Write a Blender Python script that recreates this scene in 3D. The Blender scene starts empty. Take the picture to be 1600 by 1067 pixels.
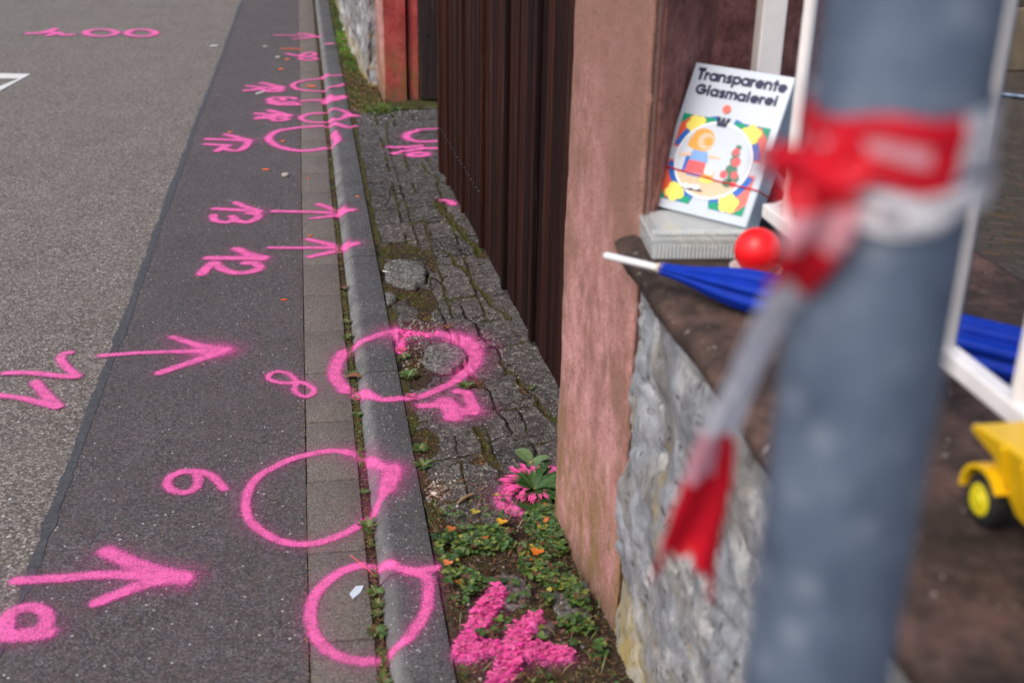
import bpy, bmesh, math, random
import numpy as np
from mathutils import Vector, Matrix

# ---------------------------------------------------------------- camera, light
K = 0.87                      # one drawing unit is 0.87 m
sc = bpy.context.scene
col = sc.collection
R_CAM = Matrix(((0.98585044, 0.05185573, -0.15940479),
                (-0.16682263, 0.39657393, -0.90271775),
                (0.01640469, 0.91653702, 0.39961329)))
cam_d = bpy.data.cameras.new('camera')
cam = bpy.data.objects.new('camera', cam_d)
col.objects.link(cam)
cam.matrix_world = Matrix.Translation((0, 0, 1.65 * K)) @ R_CAM.to_4x4()
cam_d.sensor_width = 36.0
cam_d.lens = 1829.0 / 1600.0 * 36.0
cam_d.clip_start = 0.02
cam_d.clip_end = 500
cam_d.dof.use_dof = True
cam_d.dof.focus_distance = 3.65 * K
cam_d.dof.aperture_fstop = 3.4
sc.camera = cam

SUN_EL, SUN_AZ = 50.0, -130.0          # degrees; azimuth from +Y, negative = street side
world = bpy.data.worlds.new('World')
sc.world = world
world.use_nodes = True
wn = world.node_tree.nodes
sky = wn.new('ShaderNodeTexSky')
sky.sky_type = 'NISHITA'
sky.sun_disc = False
sky.sun_elevation = math.radians(SUN_EL)
sky.sun_rotation = math.radians(SUN_AZ)
sky.dust_density = 3.0
world.node_tree.links.new(sky.outputs[0], wn['Background'].inputs[0])
wn['Background'].inputs[1].default_value = 0.13
sun_d = bpy.data.lights.new('sun', 'SUN')
sun_d.energy = 1.2
sun_d.angle = math.radians(28)
sun_d.color = (1.0, 0.93, 0.84)
sun = bpy.data.objects.new('sun', sun_d)
col.objects.link(sun)
_e, _a = math.radians(SUN_EL), math.radians(SUN_AZ)
_d = Vector((math.sin(_a) * math.cos(_e), math.cos(_a) * math.cos(_e), math.sin(_e)))
sun.rotation_euler = _d.to_track_quat('Z', 'Y').to_euler()
sc.view_settings.view_transform = 'Standard'
sc.view_settings.look = 'None'
sc.view_settings.exposure = 0.66
sc.view_settings.gamma = 1.0

# ---------------------------------------------------------------- helpers
rnd = random.Random(7)
def link(o):
    col.objects.link(o); return o
def tag(o, label=None, cat=None, group=None, kind=None):
    if label: o['label'] = label
    if cat: o['category'] = cat
    if group: o['group'] = group
    if kind: o['kind'] = kind
    return o
def empty(name, loc, label, cat, group=None):
    o = bpy.data.objects.new(name, None)
    o.empty_display_size = 0.05
    o.location = [c * K for c in loc]
    link(o)
    return tag(o, label, cat, group)
def h2(ix, iy, seed):
    n = (ix.astype(np.int64) * 374761393 + iy.astype(np.int64) * 668265263 + seed * 974711) & 0x7fffffff
    n = ((n ^ (n >> 13)) * 1274126177) & 0x7fffffff
    return ((n ^ (n >> 16)) & 0xffff) / 65535.0
def vnoise(x, y, s, seed=0):
    x = np.asarray(x, float) * s; y = np.asarray(y, float) * s
    ix = np.floor(x); iy = np.floor(y); fx = x - ix; fy = y - iy
    fx = fx * fx * (3 - 2 * fx); fy = fy * fy * (3 - 2 * fy)
    a = h2(ix, iy, seed); b = h2(ix + 1, iy, seed); c = h2(ix, iy + 1, seed); d = h2(ix + 1, iy + 1, seed)
    return (a * (1 - fx) + b * fx) * (1 - fy) + (c * (1 - fx) + d * fx) * fy
def fbm(x, y, s, seed=0, o=4):
    r = 0; a = .5; t = 0
    for i in range(o):
        r = r + a * vnoise(x, y, s, seed + i * 17); t += a; a *= .5; s *= 2.03
    return r / t
def sstep(a, b, x):
    t = np.clip((x - a) / (b - a), 0, 1); return t * t * (3 - 2 * t)

class MB:
    """collects shapes in drawing units and links them as ONE mesh object"""
    def __init__(s): s.v = []; s.f = []; s.mi = []; s.c = []
    def add(s, vs, fs, m=0, c=None):
        n = len(s.v)
        s.v += [tuple(p) for p in vs]
        s.f += [tuple(i + n for i in f) for f in fs]
        s.mi += [m] * len(fs)
        if c is not None: s.c += ([c(p) for p in vs] if callable(c) else [c] * len(vs))
        return s
    def box(s, c, d, rot=None, bev=0.0, m=0, col=None, seg=2):
        bm = bmesh.new(); bmesh.ops.create_cube(bm, size=1)
        bmesh.ops.scale(bm, vec=d, verts=bm.verts)
        if bev: bmesh.ops.bevel(bm, geom=list(bm.edges), offset=bev, segments=seg, profile=.5, affect='EDGES')
        M = (rot.to_4x4() if rot is not None else Matrix.Identity(4)); M = Matrix.Translation(c) @ M
        vs = [M @ v.co for v in bm.verts]; bm.verts.index_update()
        fs = [[v.index for v in f.verts] for f in bm.faces]
        bm.free(); return s.add(vs, fs, m, col)
    def tube(s, path, rad, n=12, caps=True, m=0, col=None, flat=1.0):
        path = [Vector(p) for p in path]
        if not hasattr(rad, '__len__'): rad = [rad] * len(path)
        up = None; rings = []
        for i, p in enumerate(path):
            t = (path[min(i + 1, len(path) - 1)] - path[max(i - 1, 0)]).normalized()
            if up is None:
                up = Vector((0, 0, 1)) if abs(t.z) < .9 else Vector((1, 0, 0))
            a = t.cross(up).normalized(); up = a.cross(t).normalized()
            rings.append([p + (a * math.cos(k * 2 * math.pi / n) + up * math.sin(k * 2 * math.pi / n) * flat) * rad[i] for k in range(n)])
        vs = [q for r in rings for q in r]; fs = []
        for i in range(len(path) - 1):
            for k in range(n):
                fs.append((i * n + k, i * n + (k + 1) % n, (i + 1) * n + (k + 1) % n, (i + 1) * n + k))
        if caps: fs.append(tuple(range(n))[::-1]); fs.append(tuple((len(path) - 1) * n + k for k in range(n)))
        return s.add(vs, fs, m, col)
    def lathe(s, c, prof, n=24, axis='Z', m=0, col=None):
        vs = []; fs = []
        for r, z in prof:
            for k in range(n):
                a = 2 * math.pi * k / n; x, y = r * math.cos(a), r * math.sin(a)
                p = {'Z': (x, y, z), 'X': (z, x, y), 'Y': (y, z, x)}[axis]
                vs.append((c[0] + p[0], c[1] + p[1], c[2] + p[2]))
        for i in range(len(prof) - 1):
            for k in range(n):
                fs.append((i * n + k, i * n + (k + 1) % n, (i + 1) * n + (k + 1) % n, (i + 1) * n + k))
        return s.add(vs, fs, m, col)
    def prism(s, pts, z0, z1, m=0, col=None):
        n = len(pts)
        vs = [(x, y, z0) for x, y in pts] + [(x, y, z1) for x, y in pts]
        fs = [tuple(range(n))[::-1], tuple(range(n, 2 * n))] + [(i, (i + 1) % n, n + (i + 1) % n, n + i) for i in range(n)]
        return s.add(vs, fs, m, col)
    def build(s, name, mats, parent=None, smooth=False, label=None):
        me = bpy.data.meshes.new(name)
        off = Vector(parent.matrix_world.translation) if False else Vector((0, 0, 0))
        if parent is not None:
            off = Vector(parent.location); q = parent.parent
            while q is not None: off += Vector(q.location); q = q.parent
        V = np.array(s.v, float) * K - np.array(off)
        me.from_pydata(V.tolist(), [], s.f)
        if not isinstance(mats, (list, tuple)): mats = [mats]
        for m in mats: me.materials.append(m)
        if len(mats) > 1: me.polygons.foreach_set('material_index', s.mi)
        if s.c and len(s.c) == len(s.v):
            a = me.color_attributes.new('Col', 'FLOAT_COLOR', 'POINT')
            a.data.foreach_set('color', np.array([list(c) + [1] for c in s.c], 'f').ravel())
        me.validate(); bm = bmesh.new(); bm.from_mesh(me)
        bmesh.ops.recalc_face_normals(bm, faces=bm.faces); bm.to_mesh(me); bm.free()
        if smooth:
            me.shade_smooth() if hasattr(me, 'shade_smooth') else None
            me.polygons.foreach_set('use_smooth', [True] * len(me.polygons))
            if smooth != 'full': 
                me.set_sharp_from_angle(angle=math.radians(40))
        o = bpy.data.objects.new(name, me); link(o)
        if parent is not None: o.parent = parent
        if label: o['label'] = label
        return o

def grid_mesh(name, X, Y, Z, mat, attrs=None, mask=None, smooth=True, swap=None):
    """X,Y,Z 2-D arrays in drawing units -> one sheet; attrs = dict of 2-D arrays"""
    X, Y, Z = np.broadcast_arrays(X, Y, Z); nr, nc = X.shape
    V = np.stack([X, Y, Z], -1).reshape(-1, 3) * K
    idx = np.arange(nr * nc).reshape(nr, nc)
    F = np.stack([idx[:-1, :-1], idx[:-1, 1:], idx[1:, 1:], idx[1:, :-1]], -1).reshape(-1, 4)
    if mask is not None:
        m = mask.reshape(-1); F = F[m[F].any(1)]
        used = np.zeros(len(V), bool); used[F.ravel()] = True
        re = np.cumsum(used) - 1; V = V[used]; F = re[F]
    else: used = np.ones(len(V), bool)
    me = bpy.data.meshes.new(name)
    me.vertices.add(len(V)); me.vertices.foreach_set('co', V.astype('f').ravel())
    me.loops.add(len(F) * 4); me.loops.foreach_set('vertex_index', F.astype('i').ravel())
    me.polygons.add(len(F)); me.polygons.foreach_set('loop_start', np.arange(0, len(F) * 4, 4, dtype='i'))
    me.update(calc_edges=True)
    me.polygons.foreach_set('use_smooth', [smooth] * len(F))
    for k, a in (attrs or {}).items():
        at = me.attributes.new(k, 'FLOAT', 'POINT'); at.data.foreach_set('value', a.reshape(-1)[used].astype('f'))
    me.materials.append(mat); me.validate()
    return link(bpy.data.objects.new(name, me))

# ---------------------------------------------------------------- materials
class NT:
    def __init__(s, name):
        s.m = bpy.data.materials.new(name); s.m.use_nodes = True
        s.t = s.m.node_tree; s.n = s.t.nodes; s.l = s.t.links
        s.b = s.n['Principled BSDF']; s.out = s.n['Material Output']
        s.co = s.n.new('ShaderNodeTexCoord').outputs['Object']
        g = s.n.new('ShaderNodeNewGeometry'); s.pos = g.outputs['Position']
    def map(s, scale=(1, 1, 1), rot=(0, 0, 0), src=None):
        m = s.n.new('ShaderNodeMapping'); m.inputs['Scale'].default_value = scale; m.inputs['Rotation'].default_value = rot
        s.l.new(src or s.pos, m.inputs[0]); return m.outputs[0]
    def noise(s, scale, detail=4, rough=.55, src=None, dist=0):
        n = s.n.new('ShaderNodeTexNoise'); n.inputs['Scale'].default_value = scale; n.inputs['Detail'].default_value = detail
        n.inputs['Roughness'].default_value = rough; n.inputs['Distortion'].default_value = dist
        s.l.new(src or s.pos, n.inputs['Vector']); return n.outputs['Fac']
    def voro(s, scale, out='Distance', src=None, feat='F1', rnd=1.0):
        n = s.n.new('ShaderNodeTexVoronoi'); n.inputs['Scale'].default_value = scale; n.feature = feat
        n.inputs['Randomness'].default_value = rnd
        s.l.new(src or s.pos, n.inputs['Vector']); return n.outputs[out]
    def wnoise(s, src):
        n = s.n.new('ShaderNodeTexWhiteNoise'); s.l.new(src, n.inputs['Vector']); return n.outputs['Value']
    def attr(s, name, out='Fac'):
        n = s.n.new('ShaderNodeAttribute'); n.attribute_name = name; return n.outputs[out]
    def ramp(s, fac, stops):
        r = s.n.new('ShaderNodeValToRGB'); e = r.color_ramp.elements
        while len(e) < len(stops): e.new(.5)
        for i, (p, c) in enumerate(stops):
            e[i].position = p; e[i].color = (c if hasattr(c, '__len__') else (c, c, c)) + (1,) if hasattr(c, '__len__') else (c, c, c, 1)
        s.l.new(fac, r.inputs[0]); return r.outputs[0]
    def mix(s, f, a, b, mode='MIX'):
        n = s.n.new('ShaderNodeMix'); n.data_type = 'RGBA'; n.blend_type = mode; n.clamp_factor = True
        for v, k in ((f, 0), (a, 6), (b, 7)):
            if hasattr(v, 'links'): s.l.new(v, n.inputs[k])
            elif k == 0: n.inputs[0].default_value = v
            else: n.inputs[k].default_value = (tuple(v) if hasattr(v, '__len__') else (v, v, v)) + (1,)
        return n.outputs[2]
    def math(s, op, a, b=0.0, c=0.0, clamp=False):
        n = s.n.new('ShaderNodeMath'); n.operation = op; n.use_clamp = clamp
        for v, k in ((a, 0), (b, 1), (c, 2)):
            if hasattr(v, 'links'): s.l.new(v, n.inputs[k])
            else: n.inputs[k].default_value = v
        return n.outputs[0]
    def sepz(s, k='Z'):
        n = s.n.new('ShaderNodeSeparateXYZ'); s.l.new(s.pos, n.inputs[0]); return n.outputs[k]
    def bump(s, h, strength=.5, dist=.002, nrm=None):
        n = s.n.new('ShaderNodeBump'); n.inputs['Strength'].default_value = strength; n.inputs['Distance'].default_value = dist
        s.l.new(h, n.inputs['Height'])
        if nrm: s.l.new(nrm, n.inputs['Normal'])
        return n.outputs[0]
    def fin(s, color=None, rough=.8, nrm=None, metal=0, spec=.4):
        if color is not None:
            if hasattr(color, 'links'): s.l.new(color, s.b.inputs['Base Color'])
            else: s.b.inputs['Base Color'].default_value = tuple(color) + (1,)
        if hasattr(rough, 'links'): s.l.new(rough, s.b.inputs['Roughness'])
        else: s.b.inputs['Roughness'].default_value = rough
        s.b.inputs['Metallic'].default_value = metal
        s.b.inputs['Specular IOR Level'].default_value = spec
        if nrm: s.l.new(nrm, s.b.inputs['Normal'])
        return s.m

def plain(name, c, rough=.5, var=.12, scale=40, bump=.15, metal=0, spec=.5, dist=.001):
    t = NT(name); n = t.noise(scale, 4)
    a = tuple(x * (1 - var) for x in c); b = tuple(min(1, x * (1 + var)) for x in c)
    cc = t.ramp(n, [(.3, a), (.7, b)])
    return t.fin(cc, rough, t.bump(t.noise(scale * 6, 3), bump, dist), metal, spec)

def aggregate(name, dark, mid, light, cell, chip=.06, chipc=(.5, .48, .46), tint=None, stain=.25, bumpd=.0016, seam=False):
    t = NT(name)
    v = t.voro(1 / cell, 'Color'); sx = t.n.new('ShaderNodeSeparateColor'); t.l.new(v, sx.inputs[0])
    c = t.ramp(sx.outputs[0], [(0, dark), (.45, mid), (.8, light), (1, tuple(min(1, x * 1.5) for x in light))])
    d = t.voro(1 / cell, 'Distance')
    c = t.mix(t.ramp(d, [(.45, 0.), (.75, .7)]), c, tuple(x * .45 for x in dark))
    # rare pale chips
    v2 = t.voro(.42 / cell, 'Color'); s2 = t.n.new('ShaderNodeSeparateColor'); t.l.new(v2, s2.inputs[0])
    d2 = t.voro(.42 / cell, 'Distance')
    m = t.math('MULTIPLY', t.math('GREATER_THAN', s2.outputs[1], 1 - chip), t.math('LESS_THAN', d2, .26))
    c = t.mix(m, c, chipc)
    c = t.mix(t.ramp(t.noise(3.2, 5), [(.35, 0.), (.7, stain)]), c, tuple(x * .55 for x in mid))
    c = t.mix(t.ramp(t.noise(11, 4, src=t.map((1, .35, 1))), [(.45, 0.), (.75, stain * .8)]), c, tuple(x * 1.45 for x in mid))
    if tint: c = t.mix(t.ramp(t.noise(60, 2), [(.4, 0.), (.75, .3)]), c, tint)
    b1 = t.bump(t.noise(5, 3), .25, .012)
    b = t.bump(d, .8, bumpd, b1)
    return t.fin(c, .85, b, spec=.3)

M = {}
M['road'] = aggregate('old_asphalt', (.085, .073, .064), (.165, .145, .128), (.28, .25, .225), .0062, .10, (.55, .53, .5), (.2, .15, .09), .3, .0022)
M['strip'] = aggregate('patch_asphalt', (.048, .043, .045), (.088, .079, .082), (.138, .125, .128), .0042, .03, (.6, .58, .56), (.15, .09, .06), .28, .0014)
M['bitumen'] = plain('bitumen', (.062, .06, .066), .75, .4, 90, .8, dist=.002)
M['gutter'] = aggregate('gutter_concrete', (.09, .075, .066), (.15, .128, .115), (.21, .188, .172), .0026, .012, (.4, .38, .35), (.19, .13, .085), .3, .0006)
t = NT('kerb_concrete')
v = t.voro(380, 'Color'); sx = t.n.new('ShaderNodeSeparateColor'); t.l.new(v, sx.inputs[0])
c = t.ramp(sx.outputs[0], [(0, (.03, .03, .032)), (.5, (.075, .073, .074)), (1, (.15, .145, .14))])
wear_highlight = t.ramp(t.sepz('X'), [(.090, 1.), (.105, .8), (.128, 0.)])       # worn street edge, with the bevel's highlight painted into the colour
c = t.mix(t.math('MULTIPLY', wear_highlight, t.ramp(t.noise(16, 6, .7), [(.35, .35), (.7, 1.)])), c, (.26, .255, .245))
c = t.mix(t.ramp(t.noise(7, 5), [(.4, 0.), (.7, .5)]), c, (.035, .032, .034))
lv = t.voro(110, 'Distance'); lm = t.noise(14, 3)
c = t.mix(t.math('MULTIPLY', t.math('LESS_THAN', lv, .22), t.math('GREATER_THAN', t.noise(70, 2), .56)), c, (.42, .42, .38))
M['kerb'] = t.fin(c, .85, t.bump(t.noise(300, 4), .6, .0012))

# footway slabs, soil, moss and rough stones in one sheet
t = NT('footway_surface')
cr, mo, so, ro, tn = t.attr('crack'), t.attr('moss'), t.attr('soil'), t.attr('rock'), t.attr('tint')
v = t.voro(300, 'Color'); sx = t.n.new('ShaderNodeSeparateColor'); t.l.new(v, sx.inputs[0])
base = t.ramp(sx.outputs[0], [(0, (.014, .012, .0115)), (.5, (.042, .037, .035)), (1, (.135, .124, .115))])
base = t.mix(t.ramp(t.noise(9, 6, .65), [(.38, 0.), (.66, .75)]), base, (.032, .026, .027))
base = t.mix(t.ramp(t.noise(38, 7, .8), [(.52, 0.), (.66, .7)]), base, (.2, .185, .16))
base = t.mix(tn, base, t.mix(1.0, base, (1.7, 1.65, 1.6), 'MULTIPLY'))
lich = t.math('MULTIPLY', t.math('LESS_THAN', t.voro(150, 'Distance'), .27), t.math('GREATER_THAN', t.noise(55, 3), .55))
base = t.mix(lich, base, (.42, .42, .38))
lich2 = t.math('MULTIPLY', t.math('LESS_THAN', t.voro(60, 'Distance'), .2), t.math('GREATER_THAN', t.noise(20, 3), .6))
base = t.mix(lich2, base, (.33, .33, .27))
rock = t.ramp(t.noise(90, 8, .75, src=t.map((1, 1, 3))), [(.34, (.015, .015, .015)), (.47, (.09, .09, .08)), (.56, (.2, .19, .18)), (.66, (.42, .41, .39))])
base = t.mix(ro, base, rock)
soilc = t.ramp(t.noise(110, 6, .7), [(.3, (.01, .007, .004)), (.52, (.04, .026, .016)), (.72, (.12, .085, .055))])
soilc = t.mix(t.math('GREATER_THAN', t.noise(170, 2), .68), soilc, (.2, .17, .13))
mossc = t.ramp(t.noise(140, 5, .7), [(.34, (.006, .006, .002)), (.5, (.035, .038, .007)), (.68, (.14, .145, .02))])
mossc = t.mix(t.ramp(t.noise(26, 4), [(.42, 0.), (.6, .9)]), mossc, (.055, .035, .015))
n1 = t.noise(60, 5, .7)
fs_ = t.ramp(t.math('ADD', so, t.math('MULTIPLY', t.math('SUBTRACT', n1, .5), .8)), [(.42, 0.), (.56, 1.)])
fm_ = t.ramp(t.math('ADD', mo, t.math('MULTIPLY', t.math('SUBTRACT', n1, .5), .9)), [(.42, 0.), (.58, 1.)])
fc_ = t.ramp(t.math('ADD', cr, t.math('MULTIPLY', t.math('SUBTRACT', t.noise(150, 3), .5), .5)), [(.4, 0.), (.6, 1.)])
c = t.mix(fc_, base, (.012, .009, .007))
c = t.mix(fs_, c, soilc)
c = t.mix(fm_, c, mossc)
b1 = t.bump(t.noise(330, 4, .7), .7, .0016)
b2 = t.bump(t.noise(60, 6, .75), t.m and .5, .006, b1)
M['footway'] = t.fin(c, .9, b2, spec=.2)

def soil_mat(name, lo, mid, hi, g=0.0):
    t = NT(name)
    c = t.ramp(t.noise(120, 6, .72), [(.3, lo), (.52, mid), (.7, hi)])
    c = t.mix(t.math('GREATER_THAN', t.noise(180, 2), .66), c, tuple(min(1, x * 2.2) for x in hi))
    if g: c = t.mix(t.ramp(t.noise(14, 4), [(.45, 0.), (.6, g)]), c, (.06, .075, .012))
    return t.fin(c, .95, t.bump(t.noise(160, 5, .7), .9, .006), spec=.15)
M['soil'] = soil_mat('joint_soil', (.008, .006, .004), (.035, .024, .016), (.1, .065, .04), .5)
M['verge'] = soil_mat('verge_soil', (.012, .009, .005), (.05, .036, .02), (.1, .075, .045), .8)

def spray(name, c1, c2, seed=0):
    t = NT(name)
    cov = t.attr('cov')
    g = t.voro(430, 'Color'); sx = t.n.new('ShaderNodeSeparateColor'); t.l.new(g, sx.inputs[0])
    gr = t.noise(300, 4, .75)
    n = t.math('ADD', t.math('MULTIPLY', sx.outputs[0], .5), t.math('MULTIPLY', gr, .5))
    hard = t.ramp(t.math('ADD', cov, t.math('MULTIPLY', t.math('SUBTRACT', n, .5), 1.15)), [(.34, 0.), (.72, 1.)])
    a = t.math('ADD', t.math('MULTIPLY', hard, .78), t.math('MULTIPLY', cov, .26), clamp=True)
    a = t.math('MULTIPLY', a, t.ramp(cov, [(.02, 0.), (.16, 1.)]), clamp=True)
    # pits of the stone surface stay bare
    pit = t.ramp(t.noise(420, 3, .8), [(.36, .1), (.5, 1.)])
    a = t.math('MULTIPLY', a, pit)
    a = t.math('MULTIPLY', a, t.ramp(t.noise(28, 4, .7), [(.3, .62), (.55, 1.)]))
    c = t.mix(t.ramp(t.noise(200, 4, .75), [(.3, 0.), (.7, 1.)]), c1, c2)
    c = t.mix(t.ramp(cov, [(.3, 1.), (.85, 0.)]), c, tuple(x * k for x, k in zip(c1, (.8, .9, .95))))
    m = t.fin(c, .65, t.bump(t.noise(380, 4, .75), .8, .0016), spec=.25)
    t.l.new(a, t.b.inputs['Alpha'])
    return m
M['pink'] = spray('pink_spray_paint', (.92, .105, .40), (1., .21, .52))
M['orange'] = spray('orange_spray_paint', (.85, .12, .04), (.95, .2, .07))
M['white_mark'] = plain('road_marking_white', (.66, .65, .62), .7, .15, 90, .5)

# plaster of the pillars
def plaster(name, c1, c2, stain, low, x0, deep=False):
    t = NT(name)
    c = t.ramp(t.noise(22, 6, .65), [(.3, c1), (.7, c2)])
    c = t.mix(t.ramp(t.noise(9, 7, .75, src=t.map((1, 1, .6))), [(.44, 0.), (.6, .85)]), c, stain)
    c = t.mix(t.ramp(t.noise(38, 6, .8, src=t.map((1, 1, .55))), [(.52, 0.), (.66, .55)]), c, tuple(x * .8 for x in stain))
    c = t.mix(t.math('MULTIPLY', t.ramp(t.sepz(), [(.55, 0.), (.95, .75)]), t.ramp(t.noise(4, 3), [(.35, .5), (.55, 1.)])), c, stain)
    streak = t.noise(26, 7, .8, src=t.map((1, 1, .35)))
    z = t.sepz()
    lowm = t.math('MULTIPLY', t.ramp(z, [(.0, .9), (.22, .7), (.42, 0.)]), t.ramp(streak, [(.42, 0.), (.6, 1.)]))
    c = t.mix(lowm, c, low)
    c = t.mix(t.math('LESS_THAN', t.noise(200, 3, .8), .4), c, tuple(x * .55 for x in stain))
    base = t.ramp(z, [(.0, .7), (.12, 0.)])
    c = t.mix(base, c, (.12, .08, .06))
    return t.fin(c, .9, t.bump(t.noise(45, 5), .5, .004, t.bump(t.noise(240, 5, .75), .8, .003)), spec=.2)
M['plaster'] = plaster('pink_plaster', (.46, .195, .175), (.7, .385, .36), (.27, .145, .105), (.24, .16, .035), 0)
M['plaster_red'] = plaster('red_plaster', (.36, .045, .04), (.48, .10, .09), (.24, .04, .035), (.16, .12, .03), 0)
t = NT('weathered_red_stone')
c = t.ramp(t.noise(14, 6, .7), [(.3, (.10, .048, .04)), (.5, (.27, .115, .095)), (.7, (.46, .21, .18))])
c = t.mix(t.ramp(t.noise(60, 5, .7), [(.5, 0.), (.75, .6)]), c, (.03, .02, .017))
M['sandstone'] = t.fin(c, .9, t.bump(t.noise(80, 6, .75), .8, .004), spec=.15)
t = NT('weathered_cap_stone')
c = t.ramp(t.noise(8, 6, .7), [(.3, (.018, .012, .009)), (.5, (.052, .034, .026)), (.72, (.17, .092, .072))])
c = t.mix(t.ramp(t.noise(45, 5, .7), [(.5, 0.), (.75, .5)]), c, (.15, .1, .08))
c = t.mix(t.math('GREATER_THAN', t.noise(80, 2), .7), c, (.3, .26, .22))
M['cap'] = t.fin(c, .85, t.bump(t.noise(60, 6, .7), .7, .006), spec=.25)

t = NT('rubble_wall_stone')
sr = t.map((1, .8, .62), (.55, 0, 0))
c = t.ramp(t.noise(9, 7, .72, src=sr), [(.32, (.13, .125, .12)), (.5, (.25, .26, .275)), (.66, (.42, .44, .47))])
c = t.mix(t.ramp(t.noise(10, 7, .7, src=t.map((1, 1, .75), (.7, .2, 0))), [(.5, 0.), (.6, .85)]), c, (.5, .49, .47))
c = t.mix(t.ramp(t.noise(6, 4, .6), [(.5, 0.), (.6, .6)]), c, (.17, .145, .115))
c = t.mix(t.ramp(t.noise(11, 4, .6, src=t.map((1, 1, .6), (.3, 0, 0))), [(.6, 0.), (.68, .6)]), c, (.33, .24, .1))
c = t.mix(t.ramp(t.noise(34, 6, .8), [(.37, .9), (.44, 0.)]), c, (.05, .043, .038))
c = t.mix(t.math('MULTIPLY', t.ramp(t.sepz(), [(.0, .9), (.22, 0.)]), t.ramp(t.noise(12, 4), [(.4, 0.), (.55, 1.)])), c, (.4, .29, .07))
M['rubble'] = t.fin(c, .9, t.bump(t.noise(30, 7, .75), .8, .006), spec=.2)

def wood(name, a, b, hi, s=1.0):
    t = NT(name)
    n = t.noise(70, 9, .8, src=t.map((s, s, .035 * s)))
    c = t.ramp(n, [(.3, a), (.5, b), (.7, tuple(x * 2.0 for x in b))])
    brd = t.noise(13, 3, .6, src=t.map((0, 1, .015)))
    c = t.mix(t.ramp(brd, [(.42, 0.), (.58, .85)]), c, (a[0] * 1.3, a[1] * 1.6, a[2] * 2.))
    c = t.mix(t.ramp(t.noise(50, 8, .85, src=t.map((s, s, .05))), [(.58, 0.), (.66, .75)]), c, hi)
    c = t.mix(t.ramp(t.noise(300, 3, .8, src=t.map((s, s, .02))), [(.62, 0.), (.7, .45)]), c, a)
    return t.fin(c, t.ramp(n, [(.3, .85), (.7, .7)]), t.bump(n, 1., .004), spec=.08)
M['wood'] = wood('dark_brown_boards', (.007, .0035, .003), (.042, .0145, .009), (.15, .09, .075))
M['wood_old'] = wood('old_dark_post', (.012, .008, .007), (.045, .027, .024), (.14, .09, .085))
M['metal_white'] = plain('white_painted_metal', (.8, .76, .73), .45, .06, 20, .1)
t = NT('galvanised_steel')
n = t.noise(26, 4, .6)
c = t.ramp(n, [(.3, (.08, .115, .175)), (.55, (.13, .175, .25)), (.75, (.21, .265, .345))])
c = t.mix(t.ramp(t.voro(34, 'Distance'), [(.12, .45), (.33, 0.)]), c, (.3, .35, .41))
M['galv'] = t.fin(c, .5, t.bump(t.noise(90, 4), .2, .001), .35, .5)
M['tape_print'] = plain('grey_tape_print', (.14, .13, .16), .4)
def tape(name, c):
    t = NT(name); t.fin(c, .35, t.bump(t.noise(90, 3), .3, .001), spec=.4)
    tr = t.n.new('ShaderNodeBsdfTranslucent'); tr.inputs[0].default_value = c + (1,)
    mx = t.n.new('ShaderNodeMixShader'); mx.inputs[0].default_value = .4
    t.l.new(t.b.outputs[0], mx.inputs[1]); t.l.new(tr.outputs[0], mx.inputs[2]); t.l.new(mx.outputs[0], t.out.inputs[0]); return t.m
M['tape_red'] = tape('red_tape_plastic', (.78, .01, .03)); M['tape_white'] = tape('white_tape_plastic', (.86, .84, .87)); M['tape_pale'] = tape('pink_and_highlight_tape', (.82, .38, .44))  # pale pink: lighter tape pieces, plus the upper wrap's painted highlight
M['card'] = plain('pale_blue_white_card', (.56, .62, .69), .45, .03, 15, .1)
M['card_side'] = plain('grey_blue_card', (.36, .43, .5), .5, .08, 15, .1)
for k, c in dict(navy=(.02, .025, .07), green=(.0, .3, .16), red=(.75, .11, .05), coral=(.8, .17, .13), blue=(.02, .14, .5), yellow=(.85, .72, .14), hair=(.75, .36, .07), skin=(.78, .5, .33), white=(.78, .8, .82), tan=(.72, .52, .34), rose=(.75, .12, .13), leafg=(.08, .2, .13), denim=(.2, .38, .7), black=(.03, .03, .04), brown=(.3, .15, .1)).items():
    M['ink_' + k] = plain('print_' + k, c, .4, .05, 30, .02)
M['ball'] = plain('red_glossy_plastic', (.85, .006, .01), .42, .03, 10, .03)
M['nylon'] = plain('blue_nylon', (.001, .028, .33), .6, .15, 30, .3, spec=.2)
M['white_plastic'] = plain('white_plastic', (.72, .72, .72), .35, .04)
M['beige_plastic'] = plain('beige_plastic', (.6, .5, .33), .4, .05)
M['truck_yellow'] = plain('yellow_toy_plastic', (.85, .5, .004), .35, .05)
M['tyre'] = plain('black_rubber', (.012, .012, .013), .6, .1)
M['hub'] = plain('lemon_hub_plastic', (.72, .6, .01), .4, .05)
t = NT('clear_box_plastic'); t.fin((.8, .83, .82), .15, t.bump(t.noise(60, 2), .3, .003), spec=.8)
tr = t.n.new('ShaderNodeBsdfTransparent'); mx = t.n.new('ShaderNodeMixShader'); mx.inputs[0].default_value = .3
t.l.new(tr.outputs[0], mx.inputs[1]); t.l.new(t.b.outputs[0], mx.inputs[2]); t.l.new(mx.outputs[0], t.out.inputs[0])
M['clear'] = t.m
M['clear_rib'] = plain('frosted_plastic_ribs', (.62, .65, .63), .25, .05)
t = NT('leaf'); c = t.mix(t.ramp(t.noise(120, 3), [(.3, 0.), (.7, .35)]), t.attr('Col', 'Color'), (.02, .03, .01)); t.fin(c, .5, t.bump(t.noise(200, 2), .3, .001), spec=.4)
M['leaf'] = t.m
t = NT('litter'); t.fin(t.attr('Col', 'Color'), .75, spec=.3); M['litter'] = t.m
M['stone_pale'] = plain('pale_stone', (.42, .37, .33), .8, .3, 60, .4)
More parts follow.
